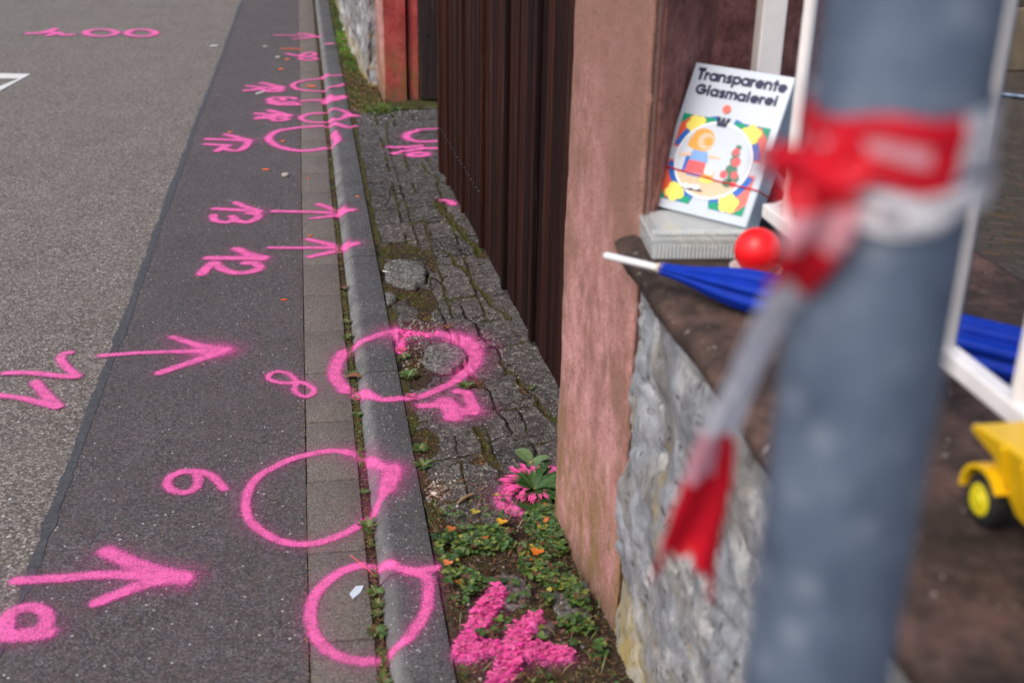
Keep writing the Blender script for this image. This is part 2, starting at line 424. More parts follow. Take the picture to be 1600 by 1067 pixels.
M['stick'] = plain('tan_wood', (.3, .2, .1), .7, .2)
t = NT('yard_cobbles')
mp = t.map((1, 1, 1), (0, 0, .5)); dn = t.noise(2.2, 2); vm = t.n.new('ShaderNodeVectorMath'); vm.operation = 'ADD'
cmb = t.n.new('ShaderNodeCombineXYZ'); t.l.new(t.math('MULTIPLY', dn, .35), cmb.inputs[0]); t.l.new(t.math('MULTIPLY', dn, .2), cmb.inputs[1])
t.l.new(mp, vm.inputs[0]); t.l.new(cmb.outputs[0], vm.inputs[1])
br = t.n.new('ShaderNodeTexBrick'); br.inputs['Scale'].default_value = 4.6; br.inputs['Mortar Size'].default_value = .03; br.inputs['Mortar Smooth'].default_value = .4
br.inputs['Color1'].default_value = (.045, .031, .025, 1); br.inputs['Color2'].default_value = (.085, .06, .05, 1); br.inputs['Mortar'].default_value = (.03, .035, .01, 1)
t.l.new(vm.outputs[0], br.inputs['Vector'])
c = t.mix(t.ramp(t.noise(60, 5), [(.4, 0.), (.7, .5)]), br.outputs['Color'], (.05, .04, .03))
c = t.mix(t.ramp(t.noise(9, 4), [(.55, 0.), (.7, .5)]), c, (.12, .06, .02))
M['yard'] = t.fin(c, .85, t.bump(br.outputs['Fac'], -.8, .02, t.bump(t.noise(70, 4), .5, .004)))
M['house'] = plain('house_render_dark', (.045, .03, .025), .9, .25, 6, .4)
M['dark'] = plain('dark_glass', (.015, .015, .018), .15, .1)
M['beige'] = plain('beige_stone', (.16, .125, .08), .85, .2, 12, .3)
M['terracotta'] = plain('terracotta', (.28, .08, .05), .8, .15)
MARKS = {
 'circ_a': [(0.03,0.5,[(-0.0042,2.3774),(0.0256,2.4024),(0.0724,2.4146),(0.1207,2.3861),(0.1578,2.3455),(0.1967,2.3213),(0.2136,2.2927),(0.2112,2.2547),(0.2019,2.1919),(0.1768,2.1271),(0.1412,2.0753),(0.1037,2.0669),(0.0709,2.0503),(0.0223,2.0639),(-0.0206,2.0984),(-0.0513,2.161),(-0.0605,2.2228),(-0.0538,2.2923),(-0.0338,2.3399),(-0.0042,2.3774)]),(0.025,0.5,[(0.1767,2.3348),(0.2055,2.3332),(0.2364,2.3368)])],
 'circ_6': [(0.028,0.55,[(0.0783,2.9728),(0.0155,3.0005),(-0.05,2.9906),(-0.1041,2.9682),(-0.1534,2.9274),(-0.1959,2.88),(-0.2191,2.8043),(-0.2234,2.7391),(-0.2109,2.6646),(-0.1751,2.5987),(-0.1314,2.5511),(-0.087,2.5303),(-0.038,2.529),(0.0186,2.5561),(0.0654,2.5914),(0.0917,2.6214),(0.1097,2.6422),(0.12,2.6681),(0.1392,2.6983),(0.1609,2.7625),(0.1721,2.8203)]),(0.03,0.6,[(0.0783,2.9728),(0.1134,2.9093),(0.1455,2.8424),(0.1746,2.8306)]),(0.045,0.5,[(0.1514,2.7264),(0.1718,2.8167)])],
 'num_6': [(0.028,0.4,[(-0.2843,2.827),(-0.3136,2.893),(-0.3557,2.9307),(-0.4028,2.9373),(-0.4329,2.9098),(-0.4358,2.8687),(-0.4105,2.8314),(-0.3767,2.8266),(-0.3543,2.8641),(-0.3616,2.9173)])],
 'arrow_a': [(0.034,0.4,[(-0.7446,2.4667),(-0.6357,2.4639),(-0.5257,2.461),(-0.3593,2.4237)]),(0.05,0.6,[(-0.5501,2.5627),(-0.4753,2.4966),(-0.4139,2.4528),(-0.3593,2.4237)]),(0.036,0.4,[(-0.5433,2.3515),(-0.4638,2.4),(-0.4106,2.4207),(-0.3593,2.4237)])],
 'num_10': [(0.034,0.4,[(-0.7348,2.2869),(-0.7337,2.3264),(-0.7166,2.3501),(-0.6871,2.3555),(-0.6552,2.3339),(-0.6424,2.2942),(-0.6512,2.2677),(-0.6753,2.2598)]),(0.042,0.4,[(-0.6337,2.2537),(-0.6731,2.2482),(-0.7352,2.2573),(-0.7777,2.2681)]),(0.03,0.3,[(-0.7254,2.274),(-0.7258,2.3018)])],
 'num_11': [(0.03,0.25,[(-0.8472,3.8121),(-0.8656,3.7986),(-0.8636,3.7512),(-0.8234,3.6695),(-0.7907,3.6157),(-0.8565,3.6294),(-0.9374,3.6599),(-1.0209,3.6711)]),(0.036,0.25,[(-0.913,3.5839),(-0.8671,3.4936),(-0.8164,3.4015)]),(0.028,0.25,[(-0.8164,3.4015),(-0.8535,3.4198),(-0.9254,3.4697),(-1.0043,3.503),(-1.0672,3.5298)])],
 'arrow_b': [(0.026,0.35,[(-0.7393,3.7713),(-0.5943,3.7787),(-0.433,3.7682),(-0.3266,3.7704)]),(0.03,0.6,[(-0.5171,3.9008),(-0.4376,3.8288),(-0.3654,3.7755)]),(0.034,0.4,[(-0.5306,3.6056),(-0.4265,3.6829),(-0.3631,3.7375)]),(0.06,1.0,[(-0.3884,3.7677),(-0.3454,3.762)])],
 'num_8': [(0.02,0.4,[(-0.0934,3.4883),(-0.114,3.54),(-0.1473,3.5643),(-0.1759,3.5483),(-0.1794,3.5144),(-0.1565,3.4871),(-0.1137,3.4717),(-0.0872,3.4778)]),(0.02,0.4,[(-0.0872,3.4778),(-0.0608,3.4598),(-0.037,3.4187),(-0.0415,3.382),(-0.0616,3.3663),(-0.0874,3.3882),(-0.0974,3.4268),(-0.0893,3.4684)])],
 'circ_7': [(0.03,0.5,[(0.2618,3.7802),(0.2397,3.7831),(0.1936,3.7605),(0.1361,3.7196),(0.1072,3.733),(0.0703,3.6857)]),(0.045,0.4,[(0.0703,3.6857),(0.0467,3.6253),(0.0333,3.5352),(0.0413,3.4605),(0.0655,3.3954)]),(0.032,0.3,[(0.0655,3.3954),(0.1043,3.3577),(0.1617,3.2604),(0.2304,3.2556),(0.2869,3.266),(0.3405,3.3),(0.399,3.3485),(0.4494,3.4194)]),(0.06,0.9,[(0.4494,3.4194),(0.4822,3.4752),(0.5012,3.5504),(0.5043,3.6197),(0.4745,3.6788)]),(0.05,1.0,[(0.4745,3.6788),(0.4162,3.7315),(0.3627,3.7556),(0.3062,3.7744),(0.261,3.7688)]),(0.03,0.4,[(0.261,3.7688),(0.2635,3.6897),(0.2578,3.6197)])],
 'num_7': [(0.03,0.6,[(0.2829,3.204),(0.3372,3.1966),(0.3872,3.155),(0.44,3.1391)]),(0.034,0.6,[(0.4076,3.2863),(0.4357,3.2687),(0.4403,3.2137),(0.445,3.1471)]),(0.05,0.5,[(0.3601,3.2246),(0.3764,3.1782),(0.372,3.1101)])],
 'num_12': [(0.032,0.35,[(-0.4488,4.7252),(-0.3341,4.7112),(-0.2296,4.6984)]),(0.036,0.5,[(-0.3392,4.8256),(-0.2944,4.7627),(-0.2296,4.6984)]),(0.03,0.35,[(-0.4638,4.5353),(-0.4421,4.6229),(-0.4189,4.6586),(-0.3867,4.5856),(-0.3312,4.5337),(-0.266,4.5406),(-0.2368,4.5823),(-0.2562,4.6309),(-0.2951,4.6434)])],
 'arrow_12': [(0.022,0.3,[(-0.198,4.8252),(-0.045,4.8067),(0.106,4.7922)]),(0.026,0.4,[(-0.0385,4.9171),(0.0317,4.8568),(0.101,4.8059)]),(0.026,0.3,[(-0.0328,4.6904),(0.0287,4.7234),(0.0942,4.7649)]),(0.03,0.6,[(0.106,4.7922),(0.1293,4.7386),(0.1599,4.7551)])],
 'num_13': [(0.028,0.4,[(-0.4649,5.4182),(-0.364,5.3863),(-0.2636,5.3547)]),(0.028,0.5,[(-0.3725,5.5106),(-0.3341,5.4439),(-0.2636,5.3547)]),(0.026,0.4,[(-0.4646,5.3185),(-0.4541,5.2399),(-0.4041,5.2056),(-0.3661,5.2392),(-0.3798,5.2891)]),(0.026,0.4,[(-0.3661,5.2392),(-0.3419,5.2077),(-0.3017,5.1936),(-0.2611,5.2656),(-0.2741,5.3161),(-0.3036,5.3294)])],
 'arrow_13': [(0.026,0.3,[(-0.1932,5.3465),(-0.0405,5.3189),(0.1062,5.2859)]),(0.026,0.4,[(0.0146,5.435),(0.0584,5.3784),(0.1068,5.3029)]),(0.022,0.3,[(-0.0211,5.2182),(0.0401,5.2305),(0.0933,5.2537)]),(0.034,0.5,[(0.1062,5.2859),(0.1347,5.2285),(0.1614,5.2323)])],
 'num_14': [(0.026,0.5,[(-0.5902,6.7804),(-0.4747,6.7535),(-0.3665,6.7275)]),(0.028,0.6,[(-0.4882,6.8775),(-0.4272,6.8095),(-0.3665,6.7275)]),(0.024,0.4,[(-0.5893,6.6613),(-0.525,6.6401),(-0.4678,6.6196)]),(0.024,0.4,[(-0.52,6.4966),(-0.4936,6.5789),(-0.4678,6.6196)]),(0.026,0.4,[(-0.485,6.5495),(-0.4342,6.5017),(-0.3932,6.5115),(-0.3627,6.6234),(-0.3588,6.7117)])],
 'circ_14': [(0.028,0.5,[(0.2503,6.8799),(0.1981,6.885),(0.1072,7.0293),(0.0011,7.0374),(-0.1121,6.9993),(-0.2045,6.9279),(-0.2457,6.7759),(-0.2181,6.6379),(-0.1566,6.5297),(-0.0654,6.4633),(0.0224,6.4826),(0.0868,6.5189),(0.1235,6.526),(0.1405,6.6),(0.1242,6.7968)])],
 'circ_15': [(0.024,0.35,[(0.0728,7.394),(0.0092,7.3819),(-0.0424,7.3331),(-0.0585,7.2467),(-0.009,7.1559),(0.0674,7.1314),(0.1028,7.1621),(0.1479,7.0736),(0.2122,7.1534),(0.2202,7.2587),(0.1876,7.3341),(0.1175,7.4051),(0.093,7.4102)]),(0.03,0.4,[(0.2129,7.1708),(0.2709,7.1653)])],
 'num_15': [(0.03,0.5,[(-0.3292,7.414),(-0.2383,7.3695),(-0.1403,7.3424)]),(0.03,0.5,[(-0.2525,7.4976),(-0.1959,7.4194),(-0.1403,7.3424)]),(0.026,0.4,[(-0.3261,7.3073),(-0.2571,7.3358),(-0.2099,7.2961),(-0.1515,7.2731),(-0.155,7.2214),(-0.2163,7.2101),(-0.2483,7.2824),(-0.3251,7.2723)])],
 'num_16': [(0.026,0.4,[(-0.2453,7.7628),(-0.2629,7.8236),(-0.235,7.8812),(-0.1851,7.8767)]),(0.026,0.4,[(-0.1677,7.7952),(-0.1807,7.8562),(-0.1225,7.8711),(-0.0975,7.8286)]),(0.026,0.4,[(-0.261,7.7252),(-0.2071,7.6624),(-0.1665,7.6586),(-0.0771,7.6504)]),(0.026,0.4,[(-0.2334,7.7814),(-0.1832,7.6987),(-0.1221,7.732),(-0.0811,7.67)])],
 'num_17': [(0.028,0.5,[(-0.4147,8.2757),(-0.3096,8.2229),(-0.1886,8.2124)]),(0.03,0.5,[(-0.3266,8.3793),(-0.2594,8.3065),(-0.1886,8.2124)]),(0.03,0.4,[(-0.4263,8.1256),(-0.3759,8.1425),(-0.3387,8.1821),(-0.281,8.0917),(-0.2043,8.085),(-0.1965,8.1482),(-0.2566,8.1535)])],
 'wedge_16': [(0.022,0.3,[(-0.0562,7.7653),(0.0142,7.7786),(0.0805,7.7726)]),(0.035,0.4,[(0.0967,7.7513),(0.1531,7.6401),(0.2132,7.714)]),(0.03,0.4,[(0.1071,7.8352),(0.1554,7.7191),(0.2146,7.7541)]),(0.02,0.3,[(0.0867,7.6739),(0.105,7.7506)])],
 'circ_17': [(0.022,0.3,[(0.2588,8.474),(0.146,8.4728),(0.1064,8.5868),(0.0865,8.5053),(0.005,8.4655),(-0.0712,8.4029),(-0.1152,8.2719),(-0.0718,8.1374),(0.001,8.0882),(0.0778,8.0602),(0.1133,8.0846),(0.1787,8.0714),(0.2378,8.1542)])],
 'arrow_18': [(0.022,0.3,[(-0.272,10.4519),(-0.0771,10.4224),(0.1121,10.346)]),(0.022,0.3,[(-0.066,10.5421),(0.0264,10.4671),(0.1121,10.346)]),(0.022,0.3,[(-0.1093,10.2406),(-0.0077,10.2835),(0.0905,10.3777)])],
 'num_18': [(0.026,0.4,[(-0.1581,9.5366),(-0.1032,9.4611),(-0.0637,9.444)]),(0.022,0.3,[(-0.054,9.387),(-0.0236,9.5268),(0.027,9.581),(0.0606,9.4775),(0.0153,9.4241),(-0.0539,9.4151)]),(0.022,0.3,[(-0.0592,9.3041),(0.0147,9.3679),(0.0679,9.3083),(0.0132,9.2302),(-0.0593,9.2766)])],
 'orange_dash': [(0.02,0.2,[(-0.2002,9.775),(-0.0629,9.7352)])],
 'orange_dot': [(0.03,0.2,[(0.0028,8.2618),(0.02,8.2382)])],
 'num_100': [(0.045,0.25,[(-2.3207,10.667),(-2.2383,10.6958),(-2.1806,10.7782),(-2.1528,10.9168)]),(0.04,0.25,[(-2.2351,10.6786),(-2.1742,10.7432),(-2.0942,10.7039)]),(0.04,0.25,[(-2.14,10.5548),(-2.0964,10.6869),(-2.0129,10.5633),(-1.9559,10.5933)])],
 'zero_l': [(0.042,0.25,[(-1.606,10.6664),(-1.6054,10.6044),(-1.62,10.5514),(-1.6481,10.5135),(-1.6861,10.495),(-1.7296,10.4978),(-1.7737,10.5216),(-1.8132,10.5637),(-1.8434,10.6195),(-1.8607,10.6824),(-1.8628,10.745),(-1.8492,10.7998),(-1.8213,10.8397),(-1.7825,10.8596),(-1.7375,10.8569),(-1.6922,10.8318),(-1.6521,10.7877),(-1.6222,10.7302),(-1.606,10.6665)])],
 'zero_r': [(0.042,0.25,[(-1.279,10.6322),(-1.2793,10.5678),(-1.2935,10.5127),(-1.3199,10.4733),(-1.3553,10.4538),(-1.3954,10.4564),(-1.4357,10.4807),(-1.4715,10.5241),(-1.4986,10.5817),(-1.5138,10.6469),(-1.5148,10.7119),(-1.5015,10.7689),(-1.4752,10.8105),(-1.4391,10.8315),(-1.3977,10.829),(-1.3561,10.8033),(-1.3197,10.7577),(-1.293,10.6982),(-1.279,10.6322)])],
 'walk_16': [(0.026,0.4,[(0.4205,6.3744),(0.5081,6.3654),(0.5881,6.3859)]),(0.026,0.4,[(0.4345,6.2328),(0.501,6.2813),(0.5673,6.3166),(0.6359,6.3308),(0.6982,6.3173),(0.7368,6.3133)]),(0.028,0.4,[(0.5111,6.1974),(0.5526,6.2342),(0.6009,6.2292),(0.612,6.2005),(0.5805,6.1629),(0.5293,6.1683),(0.5111,6.1974)])],
 'walk_circ': [(0.03,0.5,[(0.5953,6.7334),(0.5505,6.6905),(0.5293,6.6151),(0.5445,6.5377),(0.5978,6.4875),(0.7177,6.4902),(0.7788,6.514)]),(0.02,0.3,[(0.6101,6.7718),(0.6749,6.7814),(0.7936,6.794)])],
 'walk_dot': [(0.03,0.4,[(0.603,5.3356),(0.6289,5.3221),(0.6359,5.2796)])],
 'moss_4': [(0.048,0.4,[(0.3619,2.1904),(0.3423,2.1592),(0.3115,2.098),(0.2817,2.0462),(0.2578,2.0021),(0.2739,1.9891),(0.3113,2.0006),(0.3573,1.9852),(0.4194,1.976),(0.4686,1.9581)]),(0.048,0.3,[(0.4242,2.0769),(0.39,2.0457),(0.3661,1.9882),(0.3438,1.937),(0.3255,1.9073),(0.3033,1.8673)])],
 'plant_circ': [(0.045,0.6,[(0.6211,2.7503),(0.591,2.7616),(0.538,2.7373),(0.4923,2.709),(0.4602,2.6628),(0.4446,2.6093),(0.4543,2.576),(0.4737,2.5512),(0.4971,2.5416),(0.5243,2.5253),(0.5465,2.4855)])],
 'strip_a': [(0.03,0.3,[(0.2976,9.9005),(0.3809,9.895)]),(0.03,0.3,[(0.1557,9.6322),(0.1912,9.6297)]),(0.03,0.3,[(0.3088,9.6517),(0.3954,9.6456)])],
}
CRACKS = [
 (0.012,0.6,[(0.4473,7.0104),(0.4184,6.5958),(0.4132,5.9961),(0.4137,5.5863),(0.4171,5.2229),(0.4155,4.9722),(0.4168,5.0187),(0.4192,4.8275),(0.4196,4.657),(0.4233,4.504),(0.4306,4.3221),(0.4216,4.1885),(0.425,4.0602),(0.43,3.9758),(0.4341,3.8281),(0.4451,3.6384),(0.4518,3.536),(0.4575,3.4332)]),
 (0.008,0.3,[(0.2264,5.9152),(0.2897,5.9333)]),
 (0.012,0.8,[(0.4653,5.9395),(0.515,6.0109),(0.5626,5.9801),(0.57,5.8532),(0.6033,5.7641),(0.6256,5.6432)]),
 (0.007,0.2,[(0.4137,5.5863),(0.4437,5.6057),(0.5262,5.608),(0.6217,5.6089)]),
 (0.007,0.2,[(0.2266,5.5958),(0.3367,5.6062),(0.4155,5.6088)]),
 (0.009,0.2,[(0.3718,5.6137),(0.3505,5.4066),(0.3201,5.2746),(0.2828,5.2484)]),
 (0.011,0.5,[(0.4301,5.0077),(0.505,5.0653),(0.5888,5.0845)]),
 (0.03,1,[(0.5717,5.3286),(0.5679,5.1855),(0.5957,5.0934),(0.5982,4.9693),(0.6257,4.8924),(0.6276,4.7764),(0.6578,4.6532),(0.6657,4.5377)]),
 (0.009,0.4,[(0.4689,4.9938),(0.4934,4.9263),(0.4842,4.8374),(0.5368,4.8579),(0.6062,4.8497)]),
 (0.009,0.3,[(0.4824,4.82),(0.5114,4.7556),(0.5228,4.6862),(0.5163,4.6289)]),
 (0.011,0.5,[(0.4562,4.6197),(0.5163,4.6289),(0.5805,4.6459),(0.6524,4.6539)]),
 (0.016,0.9,[(0.5163,4.6289),(0.5455,4.5363),(0.5478,4.4269),(0.567,4.3942),(0.5867,4.31),(0.5866,4.2166),(0.6185,4.109),(0.6224,3.9896),(0.6448,3.9484),(0.667,3.8523)]),
 (0.006,0.2,[(0.4271,4.6233),(0.5163,4.6289)]),
 (0.007,0.2,[(0.4416,4.4784),(0.4923,4.4644),(0.5361,4.4591)]),
 (0.01,0.4,[(0.5478,4.4269),(0.6053,4.4275),(0.6585,4.4518)]),
 (0.013,0.5,[(0.4291,4.3077),(0.5006,4.3134),(0.5767,4.3112)]),
 (0.01,0.7,[(0.5866,4.2166),(0.6217,4.2335),(0.6585,4.2432)]),
 (0.012,0.4,[(0.4341,4.3071),(0.45,4.2907),(0.4768,4.1954),(0.4651,4.0948),(0.5141,4.0034),(0.513,3.94),(0.5151,3.884),(0.5449,3.8138),(0.5485,3.743),(0.554,3.6573),(0.5827,3.5986),(0.5908,3.5386),(0.5812,3.4929),(0.5814,3.4672)]),
 (0.009,0.3,[(0.4643,4.0882),(0.5242,4.1007),(0.5871,4.113)]),
 (0.009,0.4,[(0.5151,3.884),(0.5815,3.9063),(0.6409,3.9237)]),
 (0.01,0.3,[(0.4451,3.6384),(0.4347,3.6618),(0.4942,3.6762),(0.5375,3.6818),(0.5589,3.6902),(0.6531,3.7007),(0.6884,3.7075)]),
 (0.01,0.2,[(0.483,3.8517),(0.5182,3.8898),(0.5418,3.8082),(0.5447,3.7319),(0.5375,3.6818)]),
 (0.009,0.3,[(0.5814,3.4672),(0.6374,3.4803),(0.6885,3.4995)]),
 (0.02,0.9,[(0.5814,3.4672),(0.5895,3.4256),(0.6156,3.3677),(0.6131,3.3055),(0.6435,3.2132),(0.6448,3.1461),(0.6709,3.0482)]),
 (0.012,0.4,[(0.4707,3.4215),(0.4872,3.3462),(0.532,3.3546),(0.5697,3.369)]),
 (0.012,0.9,[(0.6385,3.2973),(0.6956,3.3135)]),
 (0.012,0.5,[(0.4861,3.1589),(0.5165,3.1635),(0.5753,3.182),(0.6451,3.2221)]),
 (0.01,0.2,[(0.4872,3.3462),(0.5145,3.2673),(0.5054,3.1562),(0.5311,3.0715),(0.5327,2.9892),(0.5245,2.9744)]),
 (0.012,0.2,[(0.5206,2.9512),(0.5464,2.9476),(0.6037,2.9714),(0.6606,2.9878)]),
 (0.01,0.4,[(0.4583,2.948),(0.4924,2.9748),(0.5258,2.9822)]),
 (0.018,0.9,[(0.4289,3.0318),(0.4336,3.0109),(0.4415,2.9232),(0.4429,2.822),(0.456,2.802)]),
 (0.014,0.6,[(0.2587,2.7695),(0.2823,2.7942),(0.3243,2.8204),(0.3653,2.8474),(0.4007,2.8425),(0.4317,2.8566)]),
 (0.012,0.2,[(0.4429,2.822),(0.4668,2.7684),(0.4918,2.7473)]),
 (0.009,0.2,[(0.3139,3.3983),(0.3747,3.4244),(0.4383,3.4308),(0.4575,3.4332)]),
]
PATCHES = [
 ('moss',0.346,4.641,0.106,0.113),
 ('moss',0.272,4.214,0.063,0.178),
 ('moss',0.376,4.08,0.062,0.143),
 ('moss',0.452,4.524,0.021,0.156),
 ('moss',0.37,3.915,0.028,0.055),
 ('debris',0.338,3.805,0.067,0.081),
 ('debris',0.289,3.632,0.047,0.16),
 ('moss',0.294,3.45,0.054,0.128),
 ('moss',0.277,2.969,0.04,0.107),
 ('debris',0.276,2.699,0.041,0.066),
 ('moss',0.247,2.59,0.036,0.093),
 ('moss',0.417,2.844,0.032,0.032),
 ('moss',0.616,3.263,0.01,0.036),
 ('moss',0.476,3.343,0.028,0.056),
 ('debris',0.221,2.487,0.04,0.064),
 ('moss',0.646,8.893,0.005,0.026),
]
ROCKS = [(0.333, 4.363, 0.085, 0.168), (0.246, 4.096, 0.033, 0.059), (0.396, 3.538, 0.076, 0.123)]
# ---------------------------------------------------------------- ground profile
def kerb_z(x):
    x = np.asarray(x, float)
    t = np.clip((x - .105) / .045, 0, 1)
    z = .035 * (1 - (1 - t) ** 2)
    return np.where((x > .079) & (x < .1035), .002, z)

# street side
def seam_x(y):
    ys = [-6, 1.8, 2.5, 3.2, 4.1, 4.9, 6, 8, 10, 12.8, 60]
    xs = [-.78, -.735, -.714, -.712, -.70, -.697, -.69, -.675, -.655, -.635, -.3]
    return np.interp(y, ys, xs)
def sheet(name, x0, x1, y0, y1, z, mat, nx=2, ny=2, fx0=None, fx1=None, kind='structure', jit=0.0):
    yy = np.linspace(y0, y1, ny)[:, None] * np.ones((1, nx)); s = np.linspace(0, 1, nx)[None, :]
    a = fx0(yy) if fx0 else x0; b = fx1(yy) if fx1 else x1
    xx = a + (b - a) * s
    o = grid_mesh(name, xx, yy, np.full_like(xx, z) + jit * (fbm(xx, yy, 1.3, 3) - .5), mat)
    return tag(o, kind=kind)
sheet('road', -60, -.64, -30, 150, 0, M['road'])
sheet('asphalt_strip', 0, -.066, -6, 40, .004, M['strip'], 3, 900, fx0=lambda y: seam_x(y) + .012 * (fbm(y, y * 0, 2.2, 5) - .5))
# bitumen sealing line between old and new asphalt
yy = np.concatenate([np.arange(1.5, 8, .012), np.arange(8, 40, .1)])
wd = .001 + .018 * fbm(yy, yy * 0, 4.5, 11) ** 1.3 + .006 * vnoise(yy, yy * 0, 40, 4) + .004 * vnoise(yy, yy * 0, 120, 6)
gap = np.where((yy < 2.42), .35, 1.0); wd = wd * gap
cx = seam_x(yy) + .014 * (fbm(yy, yy * 0, 2.2, 5) - .5)
X = np.stack([cx - wd, cx, cx + wd], 1); Y = np.stack([yy] * 3, 1)
tag(grid_mesh('bitumen_seam', X, Y, np.full_like(X, .0055), M['bitumen']), kind='structure')
# soil bed below gutter, kerb and footway
X, Y = np.meshgrid(np.linspace(-.08, .3, 60), np.arange(1.2, 13, .012))
Zs = -.010 + .014 * fbm(X, Y, 45, 3)
tag(grid_mesh('joint_soil', X, Y, Zs, M['soil']), kind='structure')
tag(MB().prism([(-60, -30), (60, -30), (60, 150), (-60, 150)], -.3, -.03).build('ground', M['verge']), kind='structure')

# gutter stones
g = MB(); y = 2.136 - 6 * .3515
while y < 26:
    tz = rnd.uniform(-.0012, .0012); w = .142 + rnd.uniform(-.002, .002)
    g.box((.0075 + rnd.uniform(-.0015, .0015), y + .1757, -.025 + .005 + tz), (w, .3515 - .0055, .05), Matrix.Rotation(rnd.uniform(-.002, .002), 3, 'Z') @ Matrix.Rotation(rnd.uniform(-.004, .004), 3, 'X'), bev=.003)
    y += .3515
tag(g.build('gutter', M['gutter'], smooth=True), kind='structure')
# kerb stones with a rounded street edge
g = MB(); y = 2.341 - 3 * 1.137
prof = [(.104, -.05)] + [(x_, float(kerb_z(x_)) - .0004) for x_ in (.1045, .108, .112, .117, .123, .130, .138, .150)] + [(.19, .0346), (.232, .0346), (.2365, .033), (.2385, .028), (.2385, -.05)]
while y < 26:
    n = 24; L = 1.137 - .0085; a = rnd.uniform(-.002, .002); vs = []; fs = []
    for i in range(n + 1):
        t_ = i / n; e = .005 if i in (0, n) else 0
        for (px, pz) in prof:
            vs.append((px + .15 * a, y + .003 + L * t_, pz - e * (pz > 0)))
    m = len(prof)
    for i in range(n):
        for k in range(m - 1): fs.append((i * m + k, i * m + k + 1, (i + 1) * m + k + 1, (i + 1) * m + k))
    fs.append(tuple(range(m))); fs.append(tuple(n * m + k for k in range(m))[::-1])
    g.add(vs, fs); y += 1.137
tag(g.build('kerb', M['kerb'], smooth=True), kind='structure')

# footway: broken slabs, moss joints, soil
def dseg(X, Y, a, b):
    ax, ay = a; bx, by = b; dx, dy = bx - ax, by - ay
    t_ = np.clip(((X - ax) * dx + (Y - ay) * dy) / (dx * dx + dy * dy + 1e-12), 0, 1)
    return np.hypot(X - ax - t_ * dx, Y - ay - t_ * dy), t_
def poly_in(X, Y, P):
    r = np.zeros(X.shape, bool); n = len(P)
    for i in range(n):
        (x0, y0), (x1, y1) = P[i], P[(i + 1) % n]
        c = ((y0 > Y) != (y1 > Y)) & (X < (x1 - x0) * (Y - y0) / (y1 - y0 + 1e-12) + x0)
        r ^= c
    return r
fy = [1.5]
while fy[-1] < 7.4: fy.append(fy[-1] + .0022 * max(fy[-1], 2.2))
FX, FY = np.meshgrid(np.arange(.2400, .80, .0052), np.array(fy))
wx = FX + .016 * (fbm(FX, FY, 28, 1) - .5); wy = FY + .022 * (fbm(FX, FY, 28, 2) - .5)
crack = np.zeros_like(FX); moss = np.zeros_like(FX)
for w, m, P in CRACKS:
    for a, b in zip(P[:-1], P[1:]):
        d, _ = dseg(wx, wy, a, b)
        hw = w * (.25 + .55 * fbm(FX, FY, 9, 8))
        crack = np.maximum(crack, 1 - sstep(hw * .35, hw * .9, d))
        mw = hw * (.6 + 1.1 * m)
        moss = np.maximum(moss, (1 - sstep(mw * .5, mw * 1.3, d)) * m * (.35 + 1.0 * fbm(FX, FY, 7, 31)))
# gap along the kerb, full of moss
d = FX - .243; hw = .016 * (.4 + 1.2 * fbm(FX, FY, 5, 9))
crack = np.maximum(crack, 1 - sstep(hw * .5, hw, d)); moss = np.maximum(moss, (1 - sstep(hw, hw * 1.6, d)) * (.25 + .9 * fbm(FX, FY, 6, 32)))
# faint joints of the worn small pavers
for yj in np.arange(2.62, 5.9, .235):
    d, _ = dseg(wx, wy, (.25, yj), (.80, yj + .10)); crack = np.maximum(crack, (.75 + .3 * fbm(FX, FY, 12, 55)) * (1 - sstep(.0015, .006, d / np.maximum(1, FY / 3))) * (fbm(FX, FY, 4, 56) > .36)); moss = np.maximum(moss, 1.1 * fbm(FX, FY, 11, 59) * (1 - sstep(.002, .009, d / np.maximum(1, FY / 3))) * (fbm(FX, FY, 4, 56) > .36))
for xj in (.37, .47, .59):
    d, _ = dseg(wx, wy, (xj - .01, 2.6), (xj + .02, 7.4)); crack = np.maximum(crack, (.7 + .3 * fbm(FX, FY, 12, 57)) * (1 - sstep(.0015, .006, d / np.maximum(1, FY / 3))) * (fbm(FX, FY, 4, 58) > .42)); moss = np.maximum(moss, 1.1 * fbm(FX, FY, 11, 60) * (1 - sstep(.002, .009, d / np.maximum(1, FY / 3))) * (fbm(FX, FY, 4, 58) > .42))
# far part: regular slab joints
for yj in np.arange(5.95, 7.4, .36):
    d, _ = dseg(wx, wy, (.25, yj), (.8, yj + .03)); crack = np.maximum(crack, 1 - sstep(.002, .006, d)); moss = np.maximum(moss, .3 * (1 - sstep(.002, .01, d)))
# region ids by flood fill
solid = crack < .5; ids = np.zeros(FX.shape, int); cur = 0; nr, nc = FX.shape
sl = solid.tolist(); idl = ids.tolist()
for i0 in range(0, nr, 6):
    for j0 in range(0, nc, 6):
        if sl[i0][j0] and idl[i0][j0] == 0:
            cur += 1; st = [(i0, j0)]; idl[i0][j0] = cur
            while st:
                i, j = st.pop()
                for a, b in ((i + 1, j), (i - 1, j), (i, j + 1), (i, j - 1)):
                    if 0 <= a < nr and 0 <= b < nc and sl[a][b] and not idl[a][b]: idl[a][b] = cur; st.append((a, b))
ids = np.array(idl)
rs = np.random.RandomState(4); off = rs.uniform(-.002, .002, cur + 1); tx = rs.uniform(-.03, .03, cur + 1); ty = rs.uniform(-.02, .02, cur + 1); tn = rs.uniform(0, .8, cur + 1)
big = np.bincount(ids.ravel(), minlength=cur + 1)
mx = np.bincount(ids.ravel(), FX.ravel(), cur + 1) / np.maximum(big, 1); my = np.bincount(ids.ravel(), FY.ravel(), cur + 1) / np.maximum(big, 1)
tx[big > 12000] = 0; ty[big > 12000] = 0
